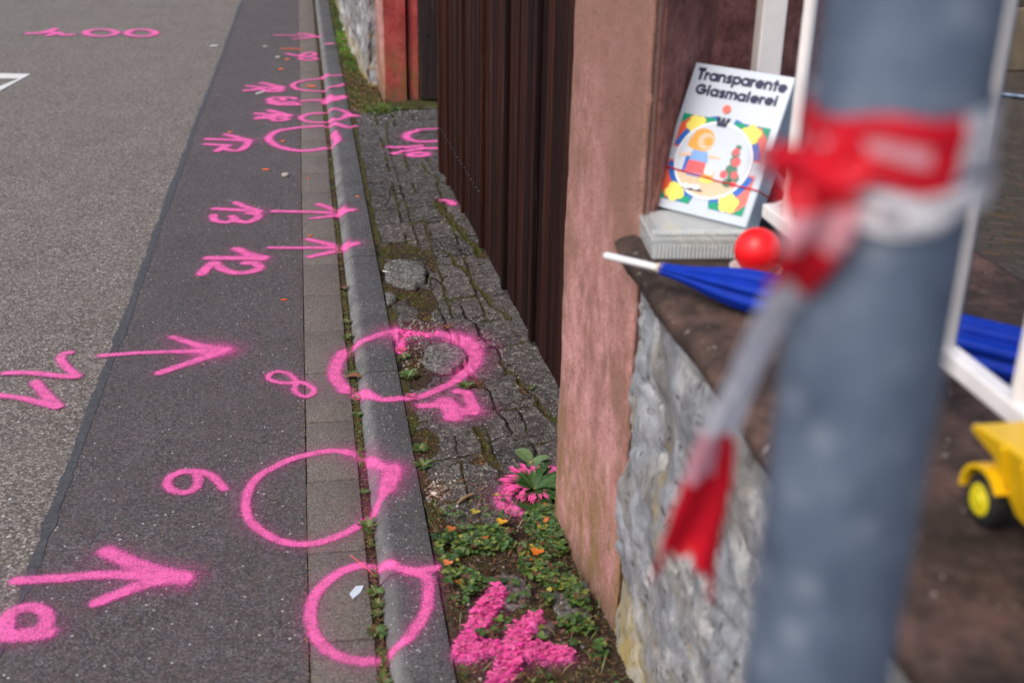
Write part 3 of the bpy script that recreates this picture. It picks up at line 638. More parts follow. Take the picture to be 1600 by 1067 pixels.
Z = .034 + off[ids] + np.clip(tx[ids] * (FX - mx[ids]) + ty[ids] * (FY - my[ids]), -.006, .006) + .0035 * (fbm(FX, FY, 20, 5) - .5) + .003 * (fbm(FX, FY, 80, 6) - .5)
Z = Z - .0065 * crack + .010 * moss * fbm(FX, FY, 60, 44)
tint = tn[ids]; soil = np.zeros_like(FX); rock = np.zeros_like(FX)
for kind, x, y, rx, ry in PATCHES:
    q = np.hypot((wx - x) / rx, (wy - y) / ry) + .5 * (fbm(FX, FY, 16, 12) - .5)
    m = 1 - sstep(.75, 1.1, q)
    Z = Z * (1 - m) + m * (.022 + .012 * fbm(FX, FY, 50, 7))
    if kind == 'moss': moss = np.maximum(moss * (1 - m), m * (-.05 + 1.15 * fbm(FX, FY, 26, 33, 3))); soil = np.maximum(soil, m * .9)
    else: soil = np.maximum(soil, m); moss = moss * (1 - m) + m * .35 * fbm(FX, FY, 18, 3)
SOIL = [(.2, 2.62), (.262, 2.62), (.30, 2.50), (.37, 2.53), (.42, 2.47), (.47, 2.60), (.60, 2.70), (.8, 2.70), (.8, 1.3), (.2, 1.3)]
m = poly_in(wx + .03 * (fbm(FX, FY, 12, 21) - .5), wy, SOIL).astype(float)
Z = np.where(m > 0, .024 + .022 * fbm(FX, FY, 14, 22) + .012 * fbm(FX, FY, 60, 23), Z)
soil = np.maximum(soil, m); moss = np.where(m > 0, .8 * fbm(FX, FY, 9, 24), moss)
for x, y, rx, ry in ROCKS + [(.395, 2.215, .05, .07), (.53, 2.16, .05, .12), (.44, 2.07, .035, .03)]:
    q = np.hypot((wx - x) / rx, (wy - y) / ry) + .45 * (fbm(FX, FY, 11, 13) - .5)
    ring = (1 - sstep(1.02, 1.12, q)) * (fbm(FX, FY, 9, 88) > .42); Z = Z - .012 * ring; crack = np.maximum(crack, ring * .9); moss = moss * (1 - .6 * ring)
    m = 1 - sstep(.92, .98, q)
    Z = Z * (1 - m) + m * (.047 + .012 * (fbm(FX, FY, 22, 14) - .5) + .007 * (fbm(FX, FY, 75, 15) - .5))
    soil = soil * (1 - m); moss = moss * (1 - m); crack = crack * (1 - m); rock = np.maximum(rock, m * (1. if y > 2.4 else .55))
fo = grid_mesh('footway', FX, FY, Z, M['footway'], dict(crack=crack, moss=moss, soil=soil, rock=rock, tint=tint))
tag(fo, kind='structure')
FXa = FX[0]; FYa = np.array(fy)
def surf(x, y):
    """height of whatever lies on top at (x, y)"""
    x = np.asarray(x, float); y = np.asarray(y, float)
    z = kerb_z(x); z = np.where(x < .079, .0065, z)
    i = np.clip(np.searchsorted(FYa, y) - 1, 0, len(FYa) - 2); j = np.clip(np.searchsorted(FXa, x) - 1, 0, len(FXa) - 2)
    u = np.clip((x - FXa[j]) / (FXa[j + 1] - FXa[j]), 0, 1); v = np.clip((y - FYa[i]) / (FYa[i + 1] - FYa[i]), 0, 1)
    zf = (Z[i, j] * (1 - u) + Z[i, j + 1] * u) * (1 - v) + (Z[i + 1, j] * (1 - u) + Z[i + 1, j + 1] * u) * v
    return np.where((x > .2405) & (y < 7.38), zf, np.where(x > .2405, .022, z))
# far verge: bare soil with tufts between kerb and stone wall
X, Y = np.meshgrid(np.linspace(.241, .9, 70), np.arange(7.30, 20, .02))
tag(grid_mesh('verge', X, Y, .015 + .03 * fbm(X, Y, 8, 51) + .015 * fbm(X, Y, 40, 52), M['verge']), kind='structure')
sheet('yard_paving', 1.15, 40, -10, 60, .0, M['yard'])

# ---------------------------------------------------------------- spray paint
def smooth_path(P, n=6):
    if len(P) < 3: return P
    out = []; Q = [P[0]] + list(P) + [P[-1]]
    for i in range(1, len(Q) - 2):
        p0, p1, p2, p3 = (np.array(Q[k]) for k in (i - 1, i, i + 1, i + 2))
        for k in range(n):
            t_ = k / n
            out.append(tuple(.5 * ((2 * p1) + (-p0 + p2) * t_ + (2 * p0 - 5 * p1 + 4 * p2 - p3) * t_ ** 2 + (-p0 + 3 * p1 - 3 * p2 + p3) * t_ ** 3)))
    out.append(tuple(P[-1])); return out
def coverage(strokes, X, Y):
    cov = np.zeros_like(X)
    wxx = X + .0035 * (fbm(X, Y, 70, 61) - .5); wyy = Y + .0035 * (fbm(X, Y, 70, 62) - .5)
    for w, h, P in strokes:
        P = smooth_path(P) if len(P) > 3 else P; r = w * (.54 if P[0][1] < 3 else .58 if P[0][1] < 4 else .82 if P[0][1] < 6 else .95); dm = np.full_like(X, 9.)
        for a, b in zip(P[:-1], P[1:]): dm = np.minimum(dm, dseg(wxx, wyy, a, b)[0])
        k = .92 if h < .7 else .8
        core = k * (1 - sstep(r * .3, r * 1.65, dm)) * (.82 + .3 * fbm(X, Y, 6, 63))
        halo = (.16 + .34 * h) * np.exp(-np.maximum(dm - r * .6, 0) / (.014 + .042 * h))
        cov = 1 - (1 - cov) * (1 - np.maximum(core, halo * (dm < .16)))
    return cov
def all_paint(x, y, keys):
    c = np.zeros_like(x)
    for k in keys: c = np.maximum(c, coverage(MARKS[k], x, y))
    return c
MARK_INFO = dict(
 circ_a=('sprayed_circle', 'pink sprayed circle nearest the camera, half on gutter and half on kerb', 'paint mark'),
 circ_6=('sprayed_circle', 'large pink sprayed loop right of the 6, its end flicked onto the kerb', 'paint mark'),
 num_6=('sprayed_number', 'pink sprayed digit 6 on the dark asphalt left of the large loop', 'paint mark'),
 arrow_a=('sprayed_arrow', 'thickest pink sprayed arrow, at the bottom left on dark asphalt', 'paint mark'),
 num_10=('sprayed_number', 'pink sprayed looped digit under the thickest arrow at the left edge', 'paint mark'),
 num_11=('sprayed_number', 'pink sprayed number 11 on the pale old asphalt beside the seam', 'paint mark'),
 arrow_b=('sprayed_arrow', 'pink sprayed arrow crossing the tar seam beside the number 11', 'paint mark'),
 num_8=('sprayed_number', 'small pink sprayed 8 at the edge of the gutter stones', 'paint mark'),
 circ_7=('sprayed_circle', 'pink sprayed circle across gutter, kerb and broken paving around a rough stone', 'paint mark'),
 num_7=('sprayed_number', 'blotchy pink sprayed 7 on the paving below the circle with the rough stone', 'paint mark'),
 num_12=('sprayed_number', 'pink sprayed number 12 on the dark asphalt', 'paint mark'),
 arrow_12=('sprayed_arrow', 'thin pink sprayed arrow right of the number 12 pointing at the kerb', 'paint mark'),
 num_13=('sprayed_number', 'pink sprayed number 13 on the dark asphalt', 'paint mark'),
 arrow_13=('sprayed_arrow', 'thin pink sprayed arrow right of the number 13 pointing at the kerb', 'paint mark'),
 num_14=('sprayed_number', 'pink sprayed number 14 left of the wide flat loop', 'paint mark'),
 circ_14=('sprayed_circle', 'wide pink sprayed loop right of the number 14, closing on the kerb', 'paint mark'),
 circ_15=('sprayed_circle', 'small pink sprayed loop over gutter and kerb just beyond the wide loop', 'paint mark'),
 num_15=('sprayed_number', 'pink sprayed number just beyond the 14, left of the small loop', 'paint mark'),
 num_16=('sprayed_number', 'pink sprayed number level with the filled pink wedge on the kerb', 'paint mark'),
 num_17=('sprayed_number', 'pink sprayed number with a white scrap at its left end', 'paint mark'),
 wedge_16=('sprayed_arrow', 'short pink sprayed line ending in a filled wedge on the kerb', 'paint mark'),
 circ_17=('sprayed_circle', 'thin pink sprayed loop round an orange dot, open towards the verge', 'paint mark'),
 arrow_18=('sprayed_arrow', 'farthest pink sprayed arrow, flat across asphalt and gutter', 'paint mark'),
 num_18=('sprayed_number', 'farthest pink sprayed number on the gutter, under an orange line', 'paint mark'),
 orange_dash=('sprayed_line', 'short orange sprayed line on asphalt beyond the farthest number', 'paint mark'),
 orange_dot=('sprayed_dot', 'orange sprayed dot inside the thin pink loop on the gutter', 'paint mark'),
 num_100=('sprayed_number', 'leftmost scribbled pink figure of the row on the pale road', 'paint mark'),
 zero_l=('sprayed_number', 'middle pink zero of the row on the pale road', 'paint mark'),
 zero_r=('sprayed_number', 'right-hand pink zero of the row on the pale road', 'paint mark'),
 walk_16=('sprayed_number', 'pink sprayed number on the paving at the far end of the gate', 'paint mark'),
 walk_circ=('sprayed_circle', 'half hidden pink sprayed loop on mossy paving beyond the paving number', 'paint mark'),
 walk_dot=('sprayed_dot', 'small pink sprayed dot on the paving against the foot of the gate', 'paint mark'),
 moss_4=('sprayed_number', 'big pink sprayed 4 on clumpy moss and soil at the bottom edge', 'paint mark'),
 plant_circ=('sprayed_circle', 'pink sprayed half ring on the paving around the leafy weed by the pillar', 'paint mark'),
 strip_a=('sprayed_line', 'faint pink sprayed dashes on the grassy verge by the stone wall', 'paint mark'))
for i, (k, strokes) in enumerate(MARKS.items()):
    pts = np.array([p for _, _, P in strokes for p in P])
    x0, y0 = pts.min(0) - .13; x1, y1 = pts.max(0) + .13
    ym = pts[:, 1].mean(); c = .0035 * max(1, ym / 3.0)
    X, Y = np.meshgrid(np.arange(x0, x1, c), np.arange(y0, y1, c * 1.35))
    cov = coverage(strokes, X, Y)
    e = .0017 + .00025 * (i % 5) + .0004 * (ym > 7)
    zz = surf(X, Y)
    if k in ('moss_4',): zz = zz + .004 + .018 * fbm(X, Y, 45, 71) * sstep(.3, .8, cov)
    if k == 'strip_a': zz = zz + .03
    n, lab, cat = MARK_INFO[k]
    o = grid_mesh(n, X, Y, zz + e, M['orange' if 'orange' in k else 'pink'], dict(cov=cov), mask=cov > .03)
    tag(o, lab, cat, 'spray paint survey marks')

# white road markings
m = MB()
def ribbon(m, a, b, w, z):
    a = Vector(a); b = Vector(b); d = (b - a).normalized(); n_ = Vector((-d.y, d.x)) * w / 2
    m.prism([(a + n_)[:], (b + n_)[:], (b - n_)[:], (a - n_)[:]], z - .003, z)
m.prism([(-1.955, 8.863), (-2.6, 8.985), (-2.6, 8.83), (-2.135, 8.736), (-1.995, 8.71), (-2.071, 8.44), (-2.25, 7.85), (-2.10, 7.85)], .001, .005)
tag(m.build('road_marking', M['white_mark']), 'white painted angle on the pale road at the left edge', 'road marking')

# ---------------------------------------------------------------- small things on the ground
def chip(name, x, y, sx, sy, ang, mat, label, cat, th=.004, group=None, n=7):
    m_ = MB(); pts = []
    for k in range(n):
        a = 2 * math.pi * k / n + rnd.uniform(-.2, .2); r = rnd.uniform(.75, 1.1)
        px, py = sx * r * math.cos(a), sy * r * math.sin(a)
        pts.append((x + px * math.cos(ang) - py * math.sin(ang), y + px * math.sin(ang) + py * math.cos(ang)))
    z = float(surf(x, y)); m_.prism(pts, z - .001, z + th)
    return tag(m_.build(name, mat), label, cat, group)
flake = plain('orange_flake', (.8, .13, .03), .6, .2)
M['flake'] = flake
for (x, y, sx, sy, lab) in ((-.136, 4.214, .016, .005, 'orange flake on the asphalt between the number 12 and the gutter'),
                            (-.245, 6.095, .02, .008, 'larger orange flake on asphalt left of the small round stone'),
                            (-.165, 6.7, .014, .012, 'orange flake just below the wide pink loop'),
                            (-.03, 5.9, .006, .006, 'tiny orange flake on the gutter stones near the round stone'),
                            (-.20, 8.9, .022, .02, 'orange flake near the number with the white scrap'),
                            (-.155, 9.3, .02, .02, 'orange flake beyond the thin loop on the asphalt'),
                            (-.47, 6.95, .012, .01, 'brownish orange flake left of the number 14'),
                            (.20, 5.45, .01, .006, 'orange flake lying on the kerb'),
                            (-.03, 4.97, .01, .008, 'orange flake on the gutter between the two thin arrows')):
    chip('flake', x, y, sx, sy, rnd.uniform(-.4, .4), flake, lab, 'flake', .003, 'orange flakes on the street')
chip('paper_scrap', -.33, 8.05, .05, .012, .9, M['white_mark'], 'long white scrap at the left end of a far number', 'scrap')
chip('paper_scrap', -.74, 9.95, .04, .02, .0, M['white_mark'], 'white scrap on the pale road near the tar seam', 'scrap')
chip('paper_scrap', -.34, 9.9, .025, .02, .0, M['stone_pale'], 'pale scrap on dark asphalt left of the orange line', 'scrap')
chip('paper_scrap', -.23, 9.4, .02, .025, .0, M['stone_pale'], 'pale scrap on dark asphalt below the orange line', 'scrap')
chip('foil_scrap', .047, 2.31, .014, .028, -.5, M['card'], 'grey white foil scrap on the gutter inside the nearest circle', 'scrap', .003, n=5)
chip('paper_scrap', .262, 4.36, .004, .02, .9, M['white_mark'], 'narrow white scrap beside the round broken stone', 'scrap', .003, n=4)
m = MB(); m.lathe((-.145, 5.96, .004), [(0, 0), (.016, .001), (.02, .009), (.016, .016), (.0, .019)], 12)
tag(m.build('pebble', M['stone_pale'], smooth=True), 'small round grey pebble alone on the dark asphalt', 'pebble')
# light gravel in a hole beside the kerb
gp_list = []
def pebble(m_, x, y, z, r, c):
    q = [rnd.uniform(.7, 1.2) for _ in range(3)]
    bm = bmesh.new(); bmesh.ops.create_icosphere(bm, subdivisions=1, radius=r)
    vs = [(x + v.co.x * q[0] * (1 + rnd.uniform(-.1, .1)), y + v.co.y * q[1], z + v.co.z * q[2] * .7) for v in bm.verts]
    bm.verts.index_update(); fs = [[v.index for v in f.verts] for f in bm.faces]; bm.free(); m_.add(vs, fs, 0, c)
m = MB()
for _ in range(90):
    x = rnd.gauss(.278, .022); y = rnd.gauss(2.70, .035)
    if .25 < x < .34: g_ = rnd.uniform(.15, .5); pebble(m, x, y, float(surf(x, y)) + .001, rnd.uniform(.0025, .006), (g_, g_ * .88, g_ * .78))
pebble(m, .272, 2.685, float(surf(.272, 2.685)) + .005, .011, (.6, .48, .42))
for _ in range(260):
    x = rnd.uniform(.25, .64); y = rnd.uniform(1.6, 2.55)
    g_ = rnd.uniform(.08, .4); pebble(m, x, y, float(surf(x, y)) + .001, rnd.uniform(.002, .005), (g_, g_ * .88, g_ * .78))
for _ in range(420):
    x = rnd.uniform(.25, .75); y = rnd.uniform(2.6, 7.5)
    g_ = rnd.uniform(.1, .4); pebble(m, x, y, float(surf(x, y)) + .0005, rnd.uniform(.0015, .004), (g_, g_ * .9, g_ * .8))
for _ in range(70):
    x = rnd.uniform(.3, .68); y = rnd.gauss(7.15, .12)
    g_ = rnd.uniform(.12, .4); pebble(m, x, y, float(surf(x, y)) + .002, rnd.uniform(.003, .008), (g_, g_ * .95, g_ * .88))
for kind, px, py, rx, ry in PATCHES:
    if kind == 'debris' and py > 3:
        for _ in range(110):
            x = px + rnd.uniform(-1, 1) * rx; y = py + rnd.uniform(-1, 1) * ry
            if x > .25:
                cc = float(coverage(MARKS['circ_7'], np.array([[x]]), np.array([[y]]))[0, 0]); g_ = rnd.uniform(.05, .3)
                pebble(m, x, y, float(surf(x, y)) + .002, rnd.uniform(.003, .008), (.9, .1, .38) if cc > .5 else (g_, g_ * .85, g_ * .7))
tag(m.build('gravel', M['litter']), 'pale gravel scattered over the footway joints and soil', 'gravel', kind='stuff')

# brown litter and needles in the joints
m = MB()
def sliver(m_, x, y, z, L, w, a, c, curl=0.0):
    dx, dy = math.cos(a) * L / 2, math.sin(a) * L / 2; nx, ny = -math.sin(a) * w / 2, math.cos(a) * w / 2
    t1, t2 = rnd.uniform(0, .003), rnd.uniform(0, .003)
    m_.add([(x - dx, y - dy, z + t1), (x + nx, y + ny, z + curl + .001), (x + dx, y + dy, z + t2), (x - nx, y - ny, z + curl + .0014)], [(0, 1, 2, 3)], 0, c)
BR = [(.11, .045, .018), (.07, .03, .015), (.16, .08, .035), (.03, .018, .01), (.3, .19, .1), (.2, .06, .03), (.24, .12, .06)]
for _ in range(7000):
    y = 1.9 + (rnd.random() ** 1.6) * 9
    if rnd.random() < .62: x = .0915 + rnd.gauss(0, .0055)
    elif rnd.random() < .6: x = -.066 + rnd.gauss(0, .004 if rnd.random() < .6 else .014)
    else: x = rnd.uniform(-.06, .07)
    if y > 6 and .0 < x < .07 and rnd.random() < .5: x = .06
    if -.06 < x < .072 and rnd.random() < .55: continue
    z = (.001 + rnd.uniform(0, .004) if .08 < x < .104 else .0065)
    sliver(m, x, y, z, rnd.uniform(.004, .014), rnd.uniform(.0008, .0022), rnd.uniform(0, 6.3), rnd.choice(BR))
for _ in range(240):
    x = rnd.uniform(-.6, .23); y = 2 + rnd.random() ** 1.5 * 5
    sliver(m, x, y, float(surf(x, y)) + .0005, rnd.uniform(.004, .014), rnd.uniform(.0008, .002), rnd.uniform(0, 6.3), rnd.choice(BR))
for _ in range(2600):
    x = rnd.uniform(.25, .62); y = rnd.uniform(1.6, 2.75)
    sliver(m, x, y, float(surf(x, y)) + .002, rnd.uniform(.005, .02), rnd.uniform(.001, .004), rnd.uniform(0, 6.3), rnd.choice(BR), .002)
for kind, px, py, rx, ry in PATCHES:
    for _ in range(190 if kind == 'debris' else 90):
        x = px + rnd.gauss(0, rx * .5); y = py + rnd.gauss(0, ry * .5)
        if x > .25: sliver(m, x, y, float(surf(x, y)) + .002, rnd.uniform(.004, .014), rnd.uniform(.001, .004), rnd.uniform(0, 6.3), rnd.choice(BR), .002)
for _ in range(1300):
    x = rnd.uniform(.25, .5); y = rnd.uniform(7.2, 9.4)
    sliver(m, x, y, .015 + .045 * fbm(np.array([x]), np.array([y]), 8, 51)[0] * .9 + .012, rnd.uniform(.01, .035), rnd.uniform(.004, .014), rnd.uniform(0, 6.3), rnd.choice(BR), .006)
for _ in range(4200):
    y = 1.9 + (rnd.random() ** 1.5) * 6; x = .0915 + rnd.gauss(0, .006)
    if fbm(np.array([y]), np.array([0.]), 5, 99)[0] < .46: continue
    sliver(m, x, y, .003 + rnd.uniform(0, .004), rnd.uniform(.004, .009), rnd.uniform(.003, .006), rnd.uniform(0, 6.3), rnd.choice([(.08, .13, .03), (.12, .18, .04), (.2, .09, .04), (.05, .08, .02)]), .002)
tag(m.build('leaf_litter', M['litter']), 'brown needles and leaf crumbs in the joints and on the soil', 'litter', kind='stuff')

# moss tufts: tiny blades on mossy joints
m = MB()
mi = np.argwhere((moss > .42))
rs = np.random.RandomState(9); rs.shuffle(mi)
for i, j in mi[:5200]:
    x, y, z = FX[i, j] + rs.uniform(-.003, .003), FY[i, j] + rs.uniform(-.004, .004), Z[i, j]
    g_ = rs.uniform(.5, 1.3); c_ = (.06 * g_, .085 * g_, .012 * g_) if rs.rand() < .8 else (.09 * g_, .07 * g_, .02 * g_)
    a = rs.uniform(0, 6.3); h_ = rs.uniform(.002, .006); w = rs.uniform(.001, .0022); lx, ly = rs.uniform(-.004, .004, 2)
    m.add([(x + w * math.cos(a), y + w * math.sin(a), z), (x - w * math.cos(a), y - w * math.sin(a), z), (x + lx, y + ly, z + h_)], [(0, 1, 2)], 0, c_)
tag(m.build('moss', M['leaf']), 'green moss filling the cracks of the broken paving', 'moss', kind='stuff')

# ---------------------------------------------------------------- plants
PK = (.95, .10, .38)
def leaf(m_, base, az, L, W, lift, c, droop=.5, seg=4, fold=.15):
    """one bent leaf blade"""
    vs = []; dx, dy = math.cos(az), math.sin(az)
    for i in range(seg + 1):
        t_ = i / seg; w = W / 2 * (math.sin(math.pi * min(1, t_ * .92 + .08)) ** .7)
        r = L * t_; z = base[2] + lift * L * (t_ - droop * t_ * t_)
        px, py = base[0] + dx * r, base[1] + dy * r
        vs += [(px - dy * w, py + dx * w, z + fold * w), (px, py, z), (px + dy * w, py - dx * w, z + fold * w)]
    fs = []
    for i in range(seg):
        a = i * 3; fs += [(a, a + 1, a + 4, a + 3), (a + 1, a + 2, a + 5, a + 4)]
    m_.add(vs, fs, 0, c)
def round_leaf(m_, x, y, z, r, c, tilt, az, lobes=3):
    n = 12; ca, sa = math.cos(az), math.sin(az); vs = [(x, y, z)]
    for k in range(n):
        a = 2 * math.pi * k / n; rr = r * (.78 + .22 * abs(math.cos(a * lobes / 2)))
        lx, ly = rr * math.cos(a), rr * math.sin(a); lz = lx * tilt + r * .12
        vs.append((x + lx * ca - ly * sa, y + lx * sa + ly * ca, z + lz))
    m_.add(vs, [(0, 1 + k, 1 + (k + 1) % n) for k in range(n)], 0, c)
GR = [(.045, .1, .022), (.06, .13, .03), (.1, .17, .03), (.03, .07, .02), (.16, .2, .04), (.09, .14, .05)]
def gcol(): 
    c = rnd.choice(GR); g_ = rnd.uniform(.75, 1.25); return tuple(q * g_ for q in c)
m = MB(); cnt = 0
CLOV = [(.25, 2.52), (.30, 2.47), (.40, 2.45), (.44, 2.58), (.57, 2.58), (.575, 2.33), (.57, 2.15), (.55, 2.02), (.48, 2.06), (.46, 2.25), (.36, 2.28), (.30, 2.18), (.25, 2.16)]
xs = rs.uniform(.245, .62, 30000); ys = rs.uniform(1.7, 2.62, 30000)
ins = poly_in(xs, ys, CLOV) | ((xs < .60) & (xs > .53) & (ys > 1.8) & (ys < 2.2) & (rs.rand(30000) < .25)) | ((rs.rand(30000) < .05))
dens = fbm(xs, ys, 22, 77, 3); pc = coverage(MARKS['moss_4'], xs, ys)
for x, y, ok, dn_, pp in zip(xs, ys, ins, dens, pc):
    if not ok or dn_ < .50 or rnd.random() < .35: continue
    if x > .50 + (y - 2.05) * .0 + .09 or (y < 2.5 and x > .545 + rnd.uniform(0, .02)): continue
    z = float(surf(x, y)) + rnd.uniform(.006, .03); r = rnd.choice((.003, .004, .004, .005, .006, .007, .009, .012))
    c_ = gcol(); q = rnd.random()
    if q < .008: c_ = (.5, .14, .03)
    elif q < .03: c_ = (.4, .32, .04)
    elif q < .12: c_ = (.14, .05, .03)
    if pp > .55: c_ = PK
    tl, az = rnd.uniform(-.6, .6), rnd.uniform(0, 6.3)
    if r > .0065:
        for k in range(3): a = az + k * 2.09; round_leaf(m, x + r * .6 * math.cos(a), y + r * .6 * math.sin(a), z, r * .62, c_, tl, a, 2)
    else: round_leaf(m, x, y, z, r, c_, tl, az)
    cnt += 1
    if cnt > 4200: break
for _ in range(260):
    x, y = rnd.uniform(.25, .60), rnd.uniform(1.75, 2.6)
    leaf(m, (x, y, float(surf(x, y))), rnd.uniform(0, 6.3), rnd.uniform(.02, .05), rnd.uniform(.0015, .003), rnd.uniform(.3, 1.6), rnd.choice([(.1, .17, .03), (.16, .2, .05), (.3, .24, .1), (.22, .1, .05)]), .5, 3)
tag(m.build('ground_cover', M['leaf']), 'low clover-like leaves covering the soil between kerb and pink pillar', 'ground cover', kind='stuff')
# painted clumps of moss and plant stalks under the sprayed 4
m = MB()
xs = rs.uniform(.24, .64, 9000); ys = rs.uniform(1.75, 2.3, 9000); pc = coverage(MARKS['moss_4'], xs, ys)
k_ = 0
for x, y, pp in zip(xs, ys, pc):
    if pp < .62 or k_ > 1700: continue
    k_ += 1; z = float(surf(x, y)) + rnd.uniform(.008, .024); g_ = rnd.uniform(.6, 1.05)
    c_ = (PK[0] * g_, PK[1] * g_ * rnd.uniform(.5, 1.6), PK[2] * g_)
    leaf(m, (x, y, z), rnd.uniform(0, 6.3), rnd.uniform(.006, .018), rnd.uniform(.005, .013), rnd.uniform(-.3, .5), c_, .8, 2)
tag(m.build('painted_moss', M['leaf']), 'ragged moss and stalks coated in pink paint at the bottom edge', 'moss', kind='stuff')

def weed(name, x, y, n, L, W, lift, label, cat='weed', cols=None, pinkf=None, lobed=False, group=None, z=None):
    z = (float(surf(x, y)) if z is None else z) + .002
    root = empty(name, (x, y, z), label, cat, group)
    g1 = MB()
    base_c = None
    for k in range(n):
        az = k * 2.399 + rnd.uniform(-.3, .3); l = L * rnd.uniform(.55, 1.05); c_ = rnd.choice(cols) if cols else gcol()
        lf = lift * rnd.uniform(.5, 1.3)
        if pinkf:
            gc_ = c_; c_ = (lambda p, gc_=gc_: PK if pinkf(p[0], p[1]) else gc_)
        if lobed:
            s0 = len(g1.v)
            leaf(g1, (x, y, z), az, l, W, lf, c_, .7, 8)
            # toothed edge
            for q in range(s0, len(g1.v), 3):
                i = (q - s0) // 3
                if i % 2 and i < 8:
                    for e in (0, 2):
                        p = g1.v[q + e]; mid = g1.v[q + 1]; g1.v[q + e] = tuple(mid[a] + (p[a] - mid[a]) * .45 for a in range(3))
        else: leaf(g1, (x, y, z), az, l, W * rnd.uniform(.7, 1.1), lf, c_, .6)
    g1.build('foliage', M['leaf'], root)
    st = MB().tube([(x, y, z - .012), (x, y, z + .008)], [W * .22, W * .12], 7); st.build('stem', M['stick'], root)
    return root
def pf(ex, ey):
    dx, dy = ex - .535, (ey - 2.645) * .92; r_ = math.hypot(dx, dy) + .008 * math.sin(ex * 300 + ey * 211)
    return .058 < r_ < .092 and dx < .02
DK = [(.03, .08, .015), (.045, .1, .02), (.06, .13, .03), (.02, .06, .012)]
r_ = weed('weed_plant', .535, 2.645, 84, .112, .020, .75, 'large dark green dandelion-like weed by the pillar with pink sprayed tips', cols=DK, pinkf=pf, lobed=True)
weed('dock_plant', .53, 2.52, 9, .09, .030, .5, 'broad-leaved green weed in front of the large dandelion-like weed', cols=DK)
weed('broad_leaf_plant', .555, 2.80, 3, .09, .045, 1.2, 'pale upright broad leaf behind the large weed against the pillar', cols=[(.14, .22, .09), (.1, .17, .06)])
CJ = [(.05, .1, .02), (.1, .17, .04), (.17, .2, .07), (.13, .07, .03), (.08, .14, .03)]
for (x, y, n, L, W, lab) in ((.092, 2.585, 14, .027, .011, 'grey green rosette in the kerb joint where the large loop crosses it'),
    (.092, 2.30, 30, .02, .008, 'leafy clump in the kerb joint at the top inside the nearest circle'),
    (.090, 2.22, 14, .014, .006, 'small weed in the kerb joint in the middle of the nearest circle'),
    (.086, 2.15, 34, .022, .009, 'leafy clump in the kerb joint at the bottom inside the nearest circle'),
    (.094, 2.255, 20, .016, .007, 'small leafy weed between the two clumps of the nearest circle'),
    (.090, 1.98, 16, .018, .007, 'weed in the kerb joint at the bottom edge of the picture'),
    (.088, 3.82, 24, .022, .009, 'leafy weed in the kerb joint just beyond the circle with the rough stone'),
    (.092, 3.96, 18, .019, .008, 'small weed in the kerb joint one hand beyond the leafy weed'),
    (.090, 3.52, 16, .018, .008, 'weed in the kerb joint inside the circle beside the curled brown leaf'),
    (.092, 4.30, 20, .022, .008, 'reddish weed in the kerb joint opposite the round broken stone'),
    (.092, 2.76, 14, .015, .006, 'mossy tuft in the kerb joint beside the end of the large loop'),
    (.094, 3.22, 16, .02, .008, 'weed in the kerb joint below the pink blotch'),
    (.268, 3.42, 46, .028, .011, 'green leafy clump behind the kerb inside the circle with the rough stone'),
    (.262, 3.56, 22, .022, .009, 'dark green weed behind the kerb beside the debris in the circle'),
    (.44, 3.31, 26, .024, .010, 'pinkish green weed in a crack just below the circle with the rough stone'),
    (.258, 2.93, 40, .022, .007, 'small-leaved weed in the gap behind the kerb above the gravel'),
    (.258, 2.83, 10, .027, .011, 'pale rosette in the gap behind the kerb just above the gravel'),
    (.275, 2.58, 20, .018, .007, 'yellowish sprig behind the kerb below the gravel'),
    (.435, 3.79, 10, .026, .008, 'reddish star-shaped rosette on the sprayed debris'),
    (.64, 3.265, 10, .014, .006, 'tiny weed in the crack near the gate foot')):
    weed('joint_weed', x, y, int(n * 1.8), L * 1.3, W * 1.0, .9, lab, 'weed', cols=CJ if 'red' not in lab else [(.2, .06, .04), (.16, .09, .05), (.07, .1, .03)], group='small weeds growing in the joints',
         z=.002 if x < .11 else None)
# painted weed in the joint
weed('joint_weed', .094, 3.34, 34, .024, .008, .6, 'weed in the kerb joint coated with pink paint', 'weed', cols=[PK, (.8, .12, .35), (.5, .1, .2), (.3, .2, .12)], group='small weeds growing in the joints', z=.002)
weed('joint_weed', .262, 3.27, 30, .022, .008, .6, 'pink coated weed behind the kerb at the bottom of the circle', 'weed', cols=[PK, (.8, .12, .35), (.5, .1, .2)], group='small weeds growing in the joints')
weed('joint_weed', .26, 3.63, 30, .022, .009, .5, 'pink coated clump behind the kerb at the upper left of the circle', 'weed', cols=[PK, (.8, .12, .35), (.6, .07, .12)], group='small weeds growing in the joints')
# curled brown leaf
root = empty('fallen_leaf', (.09, 3.475, .012), 'curled brown dead leaf in the kerb joint inside the circle', 'leaf')
m = MB(); leaf(m, (.07, 3.485, .012), -.25, .055, .03, .25, (.2, .075, .03), .9, 6, .5); m.build('leaf_blade', M['leaf'], root)
m = MB().tube([(.071, 3.485, .012), (.058, 3.49, .016)], .0012, 5); m.build('leaf_stalk', M['stick'], root)
for (x, y, s, c_, lab) in ((.478, 2.315, .016, (.7, .17, .01), 'bright orange fallen leaf among the green ground cover'),
                        (.415, 2.455, .014, (.65, .33, .02), 'yellow orange fallen leaf in the ground cover below the weed'),
                        (.262, 2.30, .012, (.75, .2, .06), 'small orange leaf beside the kerb above the big 4')):
    root = empty('fallen_leaf', (x, y, .05), lab, 'leaf')
    m = MB(); 
    for k in range(3): round_leaf(m, x + s * .5 * math.cos(k * 2.1), y + s * .5 * math.sin(k * 2.1), float(surf(x, y)) + .034, s * .62, c_, .2, k * 2.1, 2)
    m.build('leaf_blade', M['leaf'], root)
